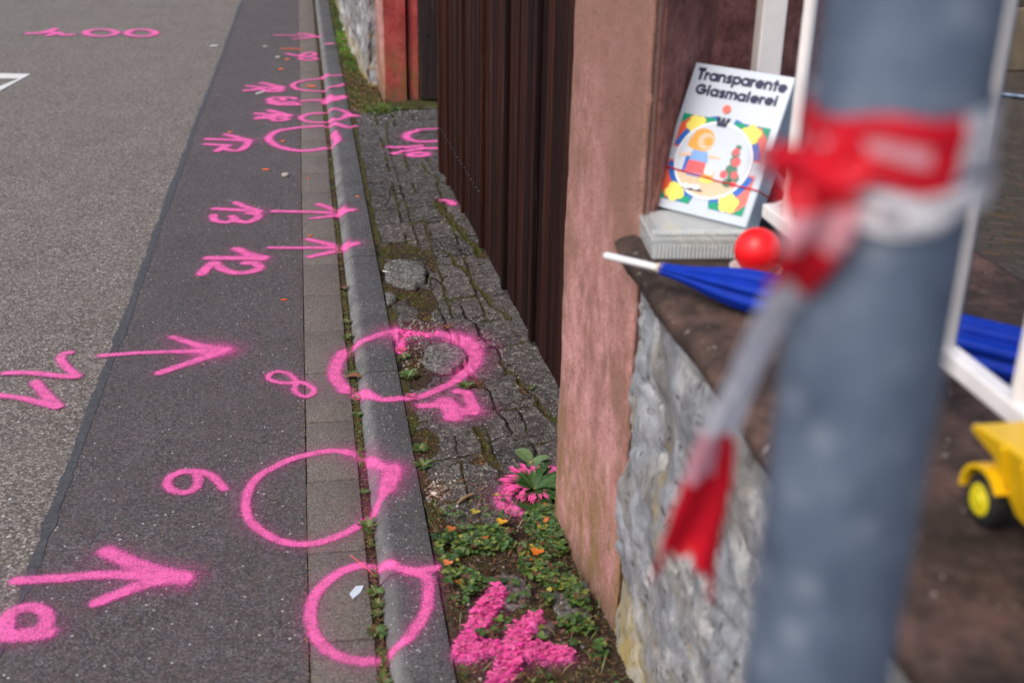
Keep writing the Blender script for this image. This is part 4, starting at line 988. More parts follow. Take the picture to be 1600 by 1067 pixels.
m = MB(); z = float(surf(.34, 2.61)); m.tube([(.325, 2.615, z + .006), (.345, 2.635, z + .009), (.372, 2.655, z + .008)], [.003, .0045, .003], 7)
tag(m.build('twig', M['stick']), 'short brown twig on the slab left of the large weed', 'twig')
m = MB(); m.tube([(.04, 2.46, .010), (.075, 2.40, .012), (.097, 2.365, .004)], [.0012, .001, .0006], 5)
tag(m.build('straw', M['ink_rose']), 'thin pink coated straw across the gutter above the nearest circle', 'straw')
# far verge grass
m = MB()
for _ in range(9500):
    q = rnd.random()
    if q < .45: x, y = rnd.gauss(.33, .035), rnd.gauss(9.75, .35)
    elif q < .65: x, y = rnd.gauss(.32, .03), rnd.gauss(8.9, .22)
    elif q < .72: x, y = rnd.uniform(.26, .46), rnd.uniform(7.3, 8.6)
    elif q < .88: x, y = rnd.gauss(.42, .05), rnd.gauss(7.3, .06)
    else: x, y = rnd.uniform(.25, .35), rnd.uniform(8.6, 13)
    if x < .245: continue
    if y < 9 and rnd.random() < .45: continue
    g_ = rnd.uniform(.5, 1.3) * (1 if y > 9.2 and y < 10.4 else .6); L = rnd.uniform(.02, .07)
    leaf(m, (x, y, .03), rnd.uniform(0, 6.3), L * .7, rnd.uniform(.003, .007), rnd.uniform(.6, 1.8), (.13 * g_, .27 * g_, .015 * g_), .4, 2)
tag(m.build('grass', M['leaf']), 'bright green grass tufts along the foot of the far stone wall', 'grass', kind='stuff')
tag(MB().lathe((.335, 10.45, .02), [(0, 0), (.02, .01), (.024, .03), (.015, .05), (0, .055)], 10).build('plastic_cup', M['white_plastic'], smooth=True), 'small white piece of litter in the far verge grass', 'litter')
# ---------------------------------------------------------------- pillars, gate, walls
def rough_prism(m_, P, z0, z1, nz, amp, seed, seg=.03, rnd_c=.012, flare=None, top=True):
    """vertical prism over polygon P with softened corners and an uneven face"""
    pts = []; n = len(P)
    for i in range(n):
        p0, p1, p2 = Vector(P[i - 1]), Vector(P[i]), Vector(P[(i + 1) % n])
        a = p1 + (p0 - p1).normalized() * rnd_c; b = p1 + (p2 - p1).normalized() * rnd_c
        for k in range(5):
            t_ = k / 4; pts.append(a * (1 - t_) ** 2 + p1 * 2 * t_ * (1 - t_) + b * t_ ** 2)
        q = p2 + (p1 - p2).normalized() * rnd_c; L = (q - b).length; s = max(1, int(L / seg))
        for k in range(1, s): pts.append(b + (q - b) * k / s)
    cx = sum((p for p in pts), Vector((0, 0))) / len(pts); N = len(pts); vs = []
    arr = np.array([p[:] for p in pts]); d = np.cumsum(np.r_[0, np.hypot(*np.diff(arr, axis=0).T)])
    for i in range(nz + 1):
        z = z0 + (z1 - z0) * i / nz
        dis = amp * (fbm(d, np.full(N, z), 6, seed) - .5) + amp * .35 * (fbm(d, np.full(N, z), 30, seed + 3) - .5)
        for k in range(N):
            v = (pts[k] - cx).normalized(); f = dis[k] + (flare(z) if flare else 0)
            vs.append((pts[k].x + v.x * f, pts[k].y + v.y * f, z))
    fs = [(i * N + k, i * N + (k + 1) % N, (i + 1) * N + (k + 1) % N, (i + 1) * N + k) for i in range(nz) for k in range(N)]
    if top: fs.append(tuple(nz * N + k for k in range(N)))
    m_.add(vs, fs)
P1 = [(.555, 2.475), (.600, 2.045), (.618, 2.045), (.80, 2.31), (1.10, 2.44), (1.10, 2.72), (.67, 2.72)]
root = empty('pink_gate_pillar', (.8, 2.4, 0), 'near pink plastered pillar with greenish stains at its foot, beside the brown gate', 'pillar')
m = MB(); rough_prism(m, P1, -.05, 2.1, 70, .010, 81, flare=lambda z: .004 * float(1 - sstep(.0, .38, z)) * (z < .5)); o = m.build('plaster_face', [M['plaster']], root, smooth='full')
# camera-facing return is bare dark sandstone: slab 3 mm proud of the plaster
m = MB(); rough_prism(m, [(.628, 2.052), (.6385, 2.064), (.812, 2.306), (1.10, 2.425), (1.10, 2.45), (.80, 2.335), (.62, 2.075)], .9, 2.095, 50, .008, 83, .02, .003)
m.build('sandstone_return', M['sandstone'], root, smooth='full', label='dark red-brown bare stone side of the pillar')
tag_top = MB().box((.83, 2.38, 2.13), (.62, .75, .07), bev=.01); tag_top.build('coping', M['cap'], root)

P2 = [(.468, 7.56), (.645, 7.56), (.652, 7.60), (.70, 7.60), (.70, 8.0), (.455, 8.0)]
root = empty('red_gate_pillar', (.57, 7.8, 0), 'far red and pink plastered pillar beyond the gate', 'pillar')
m = MB(); rough_prism(m, [(.468, 7.56), (.615, 7.56), (.615, 8.02), (.455, 8.02)], -.05, 2.1, 60, .010, 91); m.build('plaster_face', M['plaster'], root, smooth='full')
m = MB(); rough_prism(m, [(.4795, 7.556), (.617, 7.556), (.617, 7.60), (.4795, 7.60)], .02, 2.09, 50, .004, 92, .03, .002); m.build('red_panel', M['plaster_red'], root, smooth='full', label='darker red face of the pillar')
m = MB(); rough_prism(m, [(.632, 7.60), (.70, 7.575), (.70, 8.0), (.632, 8.0)], -.05, 2.05, 50, .006, 93); m.build('pilaster', M['plaster_red'], root, smooth='full')
MB().box((.58, 7.8, 2.13), (.34, .52, .06), bev=.01).build('coping', M['cap'], root)

root = empty('wooden_post', (.76, 7.5, 0), 'old dark weathered wooden post beside the far red pillar', 'post')
m = MB(); m.box((.765, 7.52, 1.0), (.13, .06, 1.88), bev=.006); m.build('post_board', M['wood_old'], root)
m = MB(); m.box((.855, 7.53, 1.0), (.045, .06, 1.9), bev=.004); m.build('side_board', M['wood_old'], root)
m = MB(); m.lathe((.752, 7.488, .46), [(0, 0), (.012, .0), (.012, .006), (0, .008)], 10, 'Y'); m.build('bolt', M['dark'], root)

# board gate
G0, G1 = Vector((.644, 5.84)), Vector((.742, 2.62))
gd = (G1 - G0).normalized(); gn = Vector((-gd.y, gd.x)); gn = gn if gn.x < 0 else -gn
L = (G1 - G0).length; ang = math.atan2(gd.y, gd.x)
root = empty('wooden_gate', (.68, 4.3, 0), 'tall dark brown gate of upright boards between the two pillars', 'gate')
m = MB(); s = 0; i = 0
while s < L - .02:
    w = rnd.uniform(.085, .12); w = min(w, L - s); o_ = rnd.uniform(-.002, .003)
    c = G0 + gd * (s + w / 2) - gn * (.012 - o_)
    m.box((c.x, c.y, 1.0 + .02), (w - .003, .026, 1.94), Matrix.Rotation(ang, 3, 'Z'), bev=.004)
    # cover strip over every joint
    c2 = G0 + gd * (s + w) + gn * .008
    if i % 5 == 2 and s + w < L - .03: m.box((c2.x, c2.y, 1.02), (.034, .018, 1.935), Matrix.Rotation(ang, 3, 'Z'), bev=.004)
    s += w; i += 1
m.build('boards', M['wood'], root, smooth=True)
c = G0 + gd * .02 - gn * .03
MB().box((c.x, c.y, 1.02), (.05, .09, 1.95), Matrix.Rotation(ang, 3, 'Z'), bev=.006).build('end_stile', M['wood'], root)
for zz in (.35, 1.6):
    c = G0 + gd * (L / 2) - gn * .045
    MB().box((c.x, c.y, zz), (L, .03, .1), Matrix.Rotation(ang, 3, 'Z'), bev=.004).build('cross_rail', M['wood'], root)
s = .12
while s < 1.25:
    c = G0 + gd * s + gn * .0185
    MB().box((c.x, c.y, .292 + rnd.uniform(-.002, .002)), (.0045, .004, .0045), Matrix.Rotation(ang, 3, 'Z'), bev=.001).build('nail', M['galv'], root)
    s += .062

# rubble garden wall with stone capping
root = empty('garden_wall', (.9, 1.0, 0), 'low rubble garden wall with dark stone capping to the right of the pink pillar', 'wall')
Yw, Zw = np.meshgrid(np.linspace(-2.0, 2.06, 420), np.linspace(-.06, .895, 110))
def rubble_h(u, v, s):
    a_ = fbm(u + .08 * fbm(u, v, 7, s + 8), v * 1.2, 5.5, s, 5); rid = np.abs(fbm(u, v * 1.3, 6, s + 11, 3) - .5)
    return .055 * (a_ - .5) + .018 * (fbm(u, v, 22, s + 5) - .5) - .012 * (1 - sstep(.0, .03, rid))
Xw = .612 - rubble_h(Yw + .35 * Zw, Zw, 101) - .02 * (1 - Zw)
def grid_part(name, X, Y, Z_, mat, parent):
    o = grid_mesh(name, X, Y, Z_, mat); o.parent = parent
    o.location = -Vector(parent.location); return o
grid_part('rubble_face', Xw, Yw, Zw, M['rubble'], root)
MB().box((.90, .03, .42), (.54, 4.0, .92)).build('core', M['rubble'], root)
# capping: uneven slab top
Yc, Xc = np.meshgrid(np.linspace(-2.0, 2.06, 380), np.linspace(0, 1, 70))
xe = .560 + .018 * (fbm(Yc, Yc * 0, 9, 111) - .5) + (Yc < 1.3) * 0 - .022 * np.clip(2.05 - Yc, 0, 2)
XX = xe + (1.205 - xe) * Xc ** 1.15
ZZ = .948 + .007 * (fbm(XX, Yc, 9, 112) - .5) + .003 * (fbm(XX, Yc, 50, 113) - .5)
ZZ = ZZ - .014 * np.exp(-((XX - xe) / .012)) * (.6 + .8 * fbm(Yc, XX, 20, 114))
sh = np.concatenate([np.stack([xe[0] + .022, Yc[0], np.full_like(Yc[0], .885)], 0)[:, None], np.stack([xe[0] + .004 + .008 * (fbm(Yc[0], Yc[0] * 0, 30, 115)), Yc[0], np.full_like(Yc[0], .908)], 0)[:, None], np.stack([XX, Yc, ZZ], 0), np.stack([XX[-1] + .002, Yc[-1], np.full_like(Yc[0], .86)], 0)[:, None]], 1)
grid_part('capping', sh[0], sh[1], sh[2], M['cap'], root)
MB().prism([(.585, 2.05), (.60, 2.062), (.63, 2.062), (.80, 2.32), (1.18, 2.40), (1.18, 2.05)], .87, .946).build('capping_end', M['cap'], root)

# far stone wall
root = empty('far_stone_wall', (.5, 12, 0), 'grey rubble stone wall beyond the far red pillar', 'wall')
Yw, Zw = np.meshgrid(np.arange(8.0, 16, .025), np.linspace(-.02, 1.9, 90))
Xw = np.interp(Yw, [8, 9, 10, 12.5, 16], [.40, .352, .328, .312, .29]) - rubble_h(Yw, Zw, 121) * 1.3
grid_part('rubble_face', Xw, Yw, Zw, M['rubble'], root)
X2, Z2 = np.meshgrid(np.linspace(.40, .60, 60), np.linspace(-.02, 1.9, 140))
grid_part('rubble_end', X2, 8.0 - rubble_h(X2, Z2, 122), Z2, M['rubble'], root)
MB().box((.65, 12.0, .95), (.46, 7.9, 1.86)).build('core', M['rubble'], root)

# ---------------------------------------------------------------- railing on the wall
RX = .787
root = empty('railing', (RX, 1.0, .95), 'white painted metal railing standing on the garden wall', 'railing')
MB().box((RX, .05, 1.045), (.025, 3.66, .025), bev=.003).build('bottom_rail', M['metal_white'], root)
MB().box((RX, .2, 1.95), (.036, 3.66, .03), bev=.003).build('top_rail', M['metal_white'], root)
for (y0_, n_) in ((2.012, 'end_post'),):
    MB().tube([(RX, 1.875, 1.045), (.862, 1.935, 1.045), (.8895, 2.2, 1.045)], .010, 8).build('rail_return', M['metal_white'], root)
    MB().box((.8895, 2.215, 1.47), (.05, .04, 1.05), bev=.004).build('end_post', M['metal_white'], root)
yb = 1.80
for yb in (1.80, 1.62, 1.44, 1.257, 1.093, .92, .745, .57, .395, .22, .05, -.13, -.3, -.48, -.66, -.84, -1.0):
    MB().tube([(RX, yb, 1.055), (RX, yb, 1.94)], .0108, 12, caps=False).build('bar', M['metal_white'], root, smooth=True)
for yb in (1.70, .15, -1.3):
    MB().box((RX, yb, .99), (.03, .03, .09), bev=.003).build('foot', M['metal_white'], root)

# ---------------------------------------------------------------- grey pole with barrier tape
PX, PY, PR = .267, .498, .0398
root = empty('steel_pole', (PX, PY, .03), 'thick blurred grey galvanised steel pole in the right foreground', 'pole')
MB().tube([(PX, PY, .0), (PX, PY, 3.0)], PR, 48).build('pole_tube', M['galv'], root, smooth=True)
MB().lathe((PX, PY, 3.0), [(PR + .003, -.02), (PR + .003, .01), (PR * .6, .025), (0, .03)], 32).build('pole_cap', M['tyre'], root, smooth=True)

root = empty('barrier_tape', (PX, PY, 1.5), 'red and white barrier tape knotted round the grey pole with a long hanging end', 'tape')
def band(zc, amp_, w, a0, a1, r0, ph, colf, name, n=90, folds=0.0):
    """a wrap of tape: rows across the width, columns round the pole"""
    m_ = MB(); rows = 9
    vs = []; fs = []; mi = []
    for i in range(n + 1):
        a = a0 + (a1 - a0) * i / n
        for j in range(rows):
            v = j / (rows - 1) - .5
            ww = w * (1 + .12 * math.sin(3 * a + ph))
            r = PR + r0 + folds * (.5 + .5 * math.sin(v * 15 + 2.2 * a + ph)) + .0008 * math.sin(9 * a + v * 7)
            z = zc + amp_ * math.cos(a - math.radians(-140)) + ww * v + .002 * math.sin(5 * a + ph)
            vs.append((PX + r * math.cos(a), PY + r * math.sin(a), z))
    for i in range(n):
        for j in range(rows - 1):
            fs.append((i * rows + j, i * rows + j + 1, (i + 1) * rows + j + 1, (i + 1) * rows + j)); mi.append(colf(a0 + (a1 - a0) * (i + .5) / n, (j + .5) / (rows - 1)))
    m_.v = vs; m_.f = fs; m_.mi = mi
    return m_.build(name, [M['tape_red'], M['tape_white'], M['tape_print'], M['tape_pale']], root, smooth='full')
# angle of the side facing the camera is about -118 degrees
def red_front(a, v):
    d = math.degrees(a) % 360
    return (3 if .4 < v < .58 and 190 < d < 264 else 0) if 160 < d < 285 else 1  # pale strip is a highlight painted onto the red wrap
band(1.5285, -.004, .029, 0, 2 * math.pi, .0016, .3, red_front, 'upper_wrap', folds=.002)
band(1.5055, -.007, .0165, 0, 2 * math.pi, .0045, 1.1, lambda a, v: 1 if not (.42 < v < .6 and (math.degrees(a) % 360) > 225 and (math.degrees(a) % 360) < 262 and int(math.degrees(a) * .6) % 2) else 2, 'lower_wrap', folds=.0015)
def ribbon3(path, widths, twists, colors, name, crinkle=.0012, seedv=1, fork=0.0):
    """free strip of tape along a 3-D path; twists = direction of the width"""
    P = [Vector(p) for p in path]; n = len(P); Q = []; W = []; T = []; C = []
    for i in range(n - 1):
        p0, p1, p2, p3 = P[max(i - 1, 0)], P[i], P[i + 1], P[min(i + 2, n - 1)]
        for k in range(10):
            t_ = k / 10
            Q.append(.5 * ((2 * p1) + (p2 - p0) * t_ + (2 * p0 - 5 * p1 + 4 * p2 - p3) * t_ ** 2 + (3 * p1 - p0 - 3 * p2 + p3) * t_ ** 3))
            W.append(widths[i] * (1 - t_) + widths[i + 1] * t_); T.append(Vector(twists[i]).lerp(Vector(twists[i + 1]), t_)); C.append(colors[i])
    Q.append(P[-1]); W.append(widths[-1]); T.append(Vector(twists[-1])); C.append(colors[-1])
    m_ = MB(); rows = 9; N = len(Q)
    for i, q in enumerate(Q):
        tg = (Q[min(i + 1, N - 1)] - Q[max(i - 1, 0)]).normalized(); wd_ = (T[i] - tg * T[i].dot(tg)).normalized(); nn = tg.cross(wd_)
        for j in range(rows):
            v = j / (rows - 1) - .5
            off = W[i] * .16 * math.sin(v * 9 + i * .12 + seedv) + crinkle * math.sin(i * 1.3 + j * 2.1 + seedv)
            fk = fork * max(0, (i - (N - 24)) / 24) * ((abs(2 * v + .12) ** 2) - .35 + .18 * math.sin(j * 2.7))
            m_.v.append(tuple(q + wd_ * (v * W[i]) + nn * off + tg * fk))
    for i in range(N - 1):
        for j in range(rows - 1):
            m_.f.append((i * rows + j, i * rows + j + 1, (i + 1) * rows + j + 1, (i + 1) * rows + j)); m_.mi.append(C[i] if not callable(C[i]) else C[i](j / 8))
    return m_.build(name, [M['tape_red'], M['tape_white'], M['tape_pale']], root, smooth='full')
CR_ = (.986, -.167, .016)
RED, WHI, PAL = 0, 1, 2
ribbon3([(0.2363, 0.4616, 1.5239), (0.2160, 0.4709, 1.5105), (0.2197, 0.4648, 1.499), (0.2183, 0.4679, 1.4802), (0.2190, 0.4846, 1.4554), (0.2254, 0.5228, 1.4195), (0.2339, 0.5696, 1.3659), (0.2406, 0.6148, 1.3062), (0.2472, 0.6429, 1.2574), (0.2473, 0.6605, 1.2067), (0.2443, 0.6617, 1.1729)],
        [.024, .026, .028, .030, .027, .020, .017, .021, .032, .044, .050],
        [(0, .3, 1), (.8, .1, .4), CR_, CR_, CR_, CR_, CR_, CR_, CR_, CR_, CR_],
        [RED, RED, PAL, RED, WHI, WHI, WHI, lambda v: PAL if v < .6 else RED, RED, RED, RED], 'hanging_end', fork=.036)
ribbon3([(0.2248, 0.4844, 1.5074), (0.2221, 0.5009, 1.5106), (0.2157, 0.5255, 1.5074), (0.2258, 0.5575, 1.4928), (0.2395, 0.585, 1.4837)], [0.0201, 0.0165, 0.0146, 0.0137, 0.0119], [(0, .1, 1)] * 5, [RED, RED, PAL, RED, RED], 'back_loop', seedv=3)
m = MB(); m.lathe((0.2239, 0.4767, 1.5065), [(0, -.012), (.009, -.009), (.012, 0), (.009, .009), (0, .012)], 12); m.build('knot', M['tape_red'], root, smooth=True)

# ---------------------------------------------------------------- things on the wall
WT = .952
# clear plastic box
def clear_box(name, cx, cy, z0, wx_, wy_, h, rot, label):
    root = empty(name, (cx, cy, z0), label, 'plastic box')
    Rz = Matrix.Rotation(rot, 3, 'Z')
    def P(a, b, c): v = Rz @ Vector((a, b, 0)); return (cx + v.x, cy + v.y, z0 + c)
    m = MB(); th = .003
    for (a, b, da, db) in ((0, -wy_ / 2, wx_, th), (0, wy_ / 2, wx_, th), (-wx_ / 2, 0, th, wy_ - .007), (wx_ / 2, 0, th, wy_ - .007)):
        m.box(P(a, b, h / 2), (da, db, h), Rz, bev=.001)
    m.box(P(0, 0, .0035), (wx_ - .008, wy_ - .008, .003), Rz)
    m.build('tray', M['clear'], root)
    m = MB(); m.box(P(0, 0, h + .003), (wx_ + .008, wy_ + .008, .004), Rz, bev=.0015); m.box(P(0, 0, h + .0068), (wx_ - .03, wy_ - .03, .003), Rz, bev=.001); m.build('lid', M['clear'], root)
    m = MB(); n = 30
    for i in range(n):
        a = -wx_ / 2 + wx_ * (i + .5) / n
        m.box(P(a, -wy_ / 2 - .0028, h * .45), (wx_ / n * .4, .0016, h * .72), Rz)
        m.box(P(a, -wy_ / 2 + .02, h + .0098), (wx_ / n * .45, .022, .0022), Rz)
    m.build('ribs', M['clear_rib'], root)
    return root
r_ = clear_box('plastic_box', .700, 1.980, WT, .205, .170, .034, math.radians(-6), 'clear ribbed plastic box lying on the wall under the craft kit')
m = MB()
for i in range(7): m.box((.66 + .016 * i, 1.97 + .01 * (i % 3), WT + .012), (.012, .09, .012), Matrix.Rotation(.1 * (i % 3), 3, 'Z'), bev=.003)
m.build('contents', M['beige_plastic'], r_)

# craft kit carton leaning back against the pillar
BL_, BR_, TR_, TL_ = Vector((.632, 2.088, .998)), Vector((.766, 1.926, .998)), Vector((.865, 2.006, 1.251)), Vector((.731, 2.168, 1.251))
U_ = (BR_ - BL_); Wd = U_.length; U_.normalize(); V_ = (TL_ - BL_); V_ = V_ - U_ * V_.dot(U_); Hd = V_.length; V_.normalize()
N_ = U_.cross(V_)
if N_.y > 0: N_ = -N_
kit = empty('craft_kit_box', BL_, 'pale blue white craft kit carton with colourful picture, leaning on the clear box', 'box')
TH = .047
def kp(u, v, d=0.0): return BL_ + U_ * (u * Wd) + V_ * (v * Hd) + N_ * d
m = MB(); R3 = Matrix((U_, V_, N_)).transposed()
m.box(kp(.5, .5, -TH / 2), (Wd, Hd, TH), R3, bev=.0022); m.build('carton', M['card'], kit, smooth=True)
m = MB(); m.box(kp(1, .5, -TH / 2) + U_ * .0007, (.001, Hd * .985, TH * .93), R3); m.build('side_panel', M['card_side'], kit)
inks = ['navy', 'green', 'red', 'coral', 'blue', 'yellow', 'hair', 'skin', 'white', 'tan', 'rose', 'leafg', 'denim', 'black', 'brown']
IM = [M['ink_' + k] for k in inks] + [M['card']]
pic = MB()
def poly(pts, ink, layer):
    n = len(pts); d = .0006 + layer * .00025
    idx = len(IM) - 1 if ink == 'card' else inks.index(ink)
    vs = [kp(u, v, d) for u, v in pts] + [kp(u, v, .0001) for u, v in pts]
    pic.add(vs, [tuple(range(n))] + [(i, (i + 1) % n, n + (i + 1) % n, n + i) for i in range(n)], idx)
def ell(cu, cv, ru, rv, ink, layer, a0=0, a1=360, n=28, rot=0):
    r_ = math.radians(rot)
    P = []
    for i in range(n + (a1 - a0 < 360)):
        a = math.radians(a0 + (a1 - a0) * i / n); x, y = ru * Wd * math.cos(a), rv * Hd * math.sin(a)
        P.append((cu + (x * math.cos(r_) - y * math.sin(r_)) / Wd, cv + (x * math.sin(r_) + y * math.cos(r_)) / Hd))
    poly(P, ink, layer)
L0, L1, B0, B1 = .05, .935, .062, .65
cu, cv = .49, .375
def corner(sx, sy):
    ex = L0 if sx < 0 else L1; ey = B0 if sy < 0 else B1
    mu = cu + sx * .10; mv = cv + sy * .045
    poly([(ex, ey), (mu, ey), (mu, mv), (ex, mv)][::1], 'red' if sx < 0 else 'coral', 1)
    # blue arc
    P = []
    for i in range(17):
        a = math.radians((12 + 66 * i / 16)); P.append((cu + sx * .445 * math.cos(a), cv + sy * .30 * math.sin(a)))
    for i in range(16, -1, -1):
        a = math.radians((12 + 66 * i / 16)); P.append((cu + sx * .36 * math.cos(a), cv + sy * .235 * math.sin(a)))
    poly(P, 'blue', 2)
    # green and blue pieces
    poly([(ex, ey), (ex - sx * .10, ey), (ex, ey - sy * .075)], 'green', 3)
    poly([(mu, ey), (mu + sx * .13, ey), (mu + sx * .11, ey - sy * .05), (mu, ey - sy * .045)], 'green', 3)
    poly([(mu + sx * .08, ey), (mu + sx * .25, ey), (mu + sx * .19, ey - sy * .035)], 'blue', 4)
    fu, fv = ex - sx * .165, ey - sy * .062
    for k in range(5):
        a = math.radians(72 * k + 20 * sx); ell(fu + .055 * math.cos(a), fv + .036 * math.sin(a), .05, .033, 'yellow', 5 + k * .2, n=12)
    ell(fu, fv, .045, .03, 'yellow', 6.2, n=12)
for sx in (-1, 1):
    for sy in (-1, 1): corner(sx, sy)
ell(cu, cv, .385, .262, 'white', 8, n=56)
ell(cu, cv, .365, .247, 'card', 8.6, n=56)
# ground, girl with a basket (plain generic figure), rose bush
P = [(cu + .36 * math.cos(math.radians(a)), cv + .245 * math.sin(math.radians(a))) for a in range(205, 326, 8)]
poly(P, 'tan', 9)
ell(.335, .495, .12, .078, 'hair', 10, n=20, rot=-10); poly([(.20, .50), (.34, .45), (.33, .40), (.20, .44)], 'hair', 9.6)
ell(.37, .49, .085, .058, 'skin', 11, n=20); ell(.395, .49, .045, .03, 'hair', 11.4, n=14)
poly([(.27, .42), (.42, .42), (.45, .35), (.25, .35)], 'denim', 12)
poly([(.22, .37), (.26, .37), (.27, .26), (.22, .26)], 'blue', 12.4)
poly([(.26, .35), (.43, .35), (.46, .27), (.25, .27)], 'rose', 13)
poly([(.27, .27), (.44, .27), (.43, .245), (.28, .245)], 'denim', 13.5)
poly([(.43, .405), (.56, .405), (.56, .39), (.44, .385)], 'skin', 13.2); poly([(.26, .40), (.14, .375), (.14, .362), (.26, .375)], 'skin', 13.3)
poly([(.31, .245), (.34, .245), (.34, .18), (.31, .18)], 'skin', 14); poly([(.38, .245), (.41, .245), (.41, .18), (.38, .18)], 'skin', 14)
ell(.32, .175, .045, .018, 'white', 15, n=14); ell(.41, .18, .045, .018, 'white', 15, n=14); ell(.34, .16, .07, .008, 'black', 14.5, n=14); ell(.43, .163, .06, .008, 'black', 14.5, n=14)
ell(.49, .29, .06, .045, 'tan', 13, n=16); ell(.49, .30, .045, .032, 'white', 13.4, n=16); ell(.49, .245, .07, .028, 'yellow', 14, n=16); ell(.49, .265, .06, .012, 'hair', 14.4, n=16)
for u, v, r in ((.70, .49, .03), (.69, .45, .045), (.71, .40, .055), (.70, .34, .06), (.74, .29, .06), (.70, .25, .05)): ell(u, v, r, r * .62, 'leafg', 11, n=9)
for u, v, r in ((.69, .46, .035), (.72, .395, .045), (.745, .31, .035), (.64, .30, .038), (.76, .25, .03)): ell(u, v, r, r * .72, 'rose', 12, n=11)
# candle-like lamp over the oval
ell(.463, .722, .04, .029, 'coral', 9, n=18)
poly([(.40, .665), (.43, .665), (.445, .625), (.46, .665), (.475, .665), (.49, .625), (.505, .665), (.53, .665), (.515, .60), (.42, .60)], 'navy', 10)
ell(.47, .605, .055, .012, 'card', 9.7, n=14)
pic.build('printed_picture', IM, kit)

# lettering built from round-ended strokes
def arc(cx, cy, r, a0, a1, n=14, ry=None):
    ry = ry or r
    return [(cx + r * math.cos(math.radians(a0 + (a1 - a0) * i / n)), cy + ry * math.sin(math.radians(a0 + (a1 - a0) * i / n))) for i in range(n + 1)]
GL = {
 'T': (.80, [[(0.0, 1.42), (.8, 1.42)], [(.4, 1.42), (.4, 0)]]),
 'r': (.52, [[(.08, 1), (.08, 0)], arc(.42, .55, .34, 180, 80)]),
 'a': (1.0, [arc(.46, .5, .44, 0, 360, 20), [(.92, .98), (.92, 0)]]),
 'n': (.9, [[(.08, 1), (.08, 0)], arc(.45, .58, .37, 180, 0), [(.82, .58), (.82, 0)]]),
 's': (.66, [[(.58, .86), (.36, .98), (.12, .86), (.12, .66), (.34, .52), (.56, .38), (.56, .14), (.32, .02), (.08, .14)]]),
 'p': (1.0, [arc(.52, .5, .44, 0, 360, 20), [(.08, .98), (.08, -.5)]]),
 'e': (.95, [[(.04, .5), (.9, .5)] , arc(.47, .5, .43, 0, 315, 20)]),
 't': (.56, [[(.28, 1.42), (.28, 0)], [(0, 1.0), (.56, 1.0)]]),
 'G': (1.35, [arc(.68, .68, .62, 48, 360, 24), [(1.3, .68), (.7, .68)]]),
 'l': (.3, [[(.12, 1.45), (.12, 0)]]),
 'm': (1.4, [[(.08, 1), (.08, 0)], arc(.39, .66, .31, 180, 0), [(.70, .66), (.70, 0)], arc(1.01, .66, .31, 180, 0), [(1.32, .66), (1.32, 0)]]),
 'i': (.3, [[(.12, 1), (.12, 0)], [(.12, 1.36), (.12, 1.4)]]),
}
txt = MB(); dl = [0]
def write(word, u0, v0, u1, v1, xh, bow=0.0):
    tot = sum(GL[c][0] + .24 for c in word) - .24; sx = (u1 - u0) / tot; x = 0
    for c in word:
        w, strokes = GL[c]
        for S in strokes:
            Q = [(u0 + (x + px) * sx, v0 + (v1 - v0) * ((x + px) / tot) + bow * math.sin(math.pi * (x + px) / tot) + py * xh) for px, py in S]
            hw = .0027 if c not in 'T' else .0034
            P = [kp(u, v) for u, v in Q]
            for i in range(len(P) - 1):
                a, b = P[i], P[i + 1]; d = (b - a).normalized(); n_ = N_.cross(d) * hw; e = d * hw * .6; dl[0] += 1; o_ = N_ * (.0006 + (dl[0] % 9) * .00004)
                txt.add([a - e + n_ + o_, b + e + n_ + o_, b + e - n_ + o_, a - e - n_ + o_], [(0, 1, 2, 3)])
        x += w + .24
write('Transparente', .065, .893, .955, .893, .046, .004)
write('Glasmalerei', .095, .797, .91, .80, .043, -.004)
txt.build('lettering', M['ink_navy'], kit)
# red rubber band round the carton
m = MB()
a, b = kp(-.008, .275, .0045), kp(1.012, .245, .0045); c, d = kp(1.012, .245, -TH - .003), kp(-.008, .275, -TH - .003)
m.tube([a, kp(.3, .262, .0062), kp(.6, .25, .0062), b, c, d, a], .0013, 8, caps=False)
tag(m.build('rubber_band', M['tape_red'], smooth=True), 'thin red band stretched round the craft kit carton', 'rubber band')

# white fluted dish and red ball
c = (.724, 1.758)
root = empty('fluted_dish', (c[0], c[1], WT), 'white fluted plastic dish under the red ball', 'dish')
m = MB(); n = 48; vs = []; fs = []
for i, (r, z) in enumerate(((.024, .0), (.030, .001), (.037, .016), (.042, .034), (.040, .034), (.032, .022), (.020, .018))):
    for k in range(n):
        a = 2 * math.pi * k / n; rr = r * (1 + (.05 if k % 2 else -.03) * (r > .03)); vs.append((c[0] + rr * math.cos(a), c[1] + rr * math.sin(a), WT + z))
for i in range(6):
    for k in range(n): fs.append((i * n + k, i * n + (k + 1) % n, (i + 1) * n + (k + 1) % n, (i + 1) * n + k))
fs.append(tuple(range(n))[::-1]); fs.append(tuple(6 * n + k for k in range(n)))
m.add(vs, fs); m.build('dish_shell', M['white_plastic'], root)
rb = .0385; m = MB(); m.lathe((c[0], c[1], WT + .024 + rb), [(rb * math.sin(math.pi * i / 20), -rb * math.cos(math.pi * i / 20)) for i in range(21)], 40)
tag(m.build('ball', M['ball'], smooth='full'), 'glossy red plastic ball in front of the craft kit carton', 'ball')

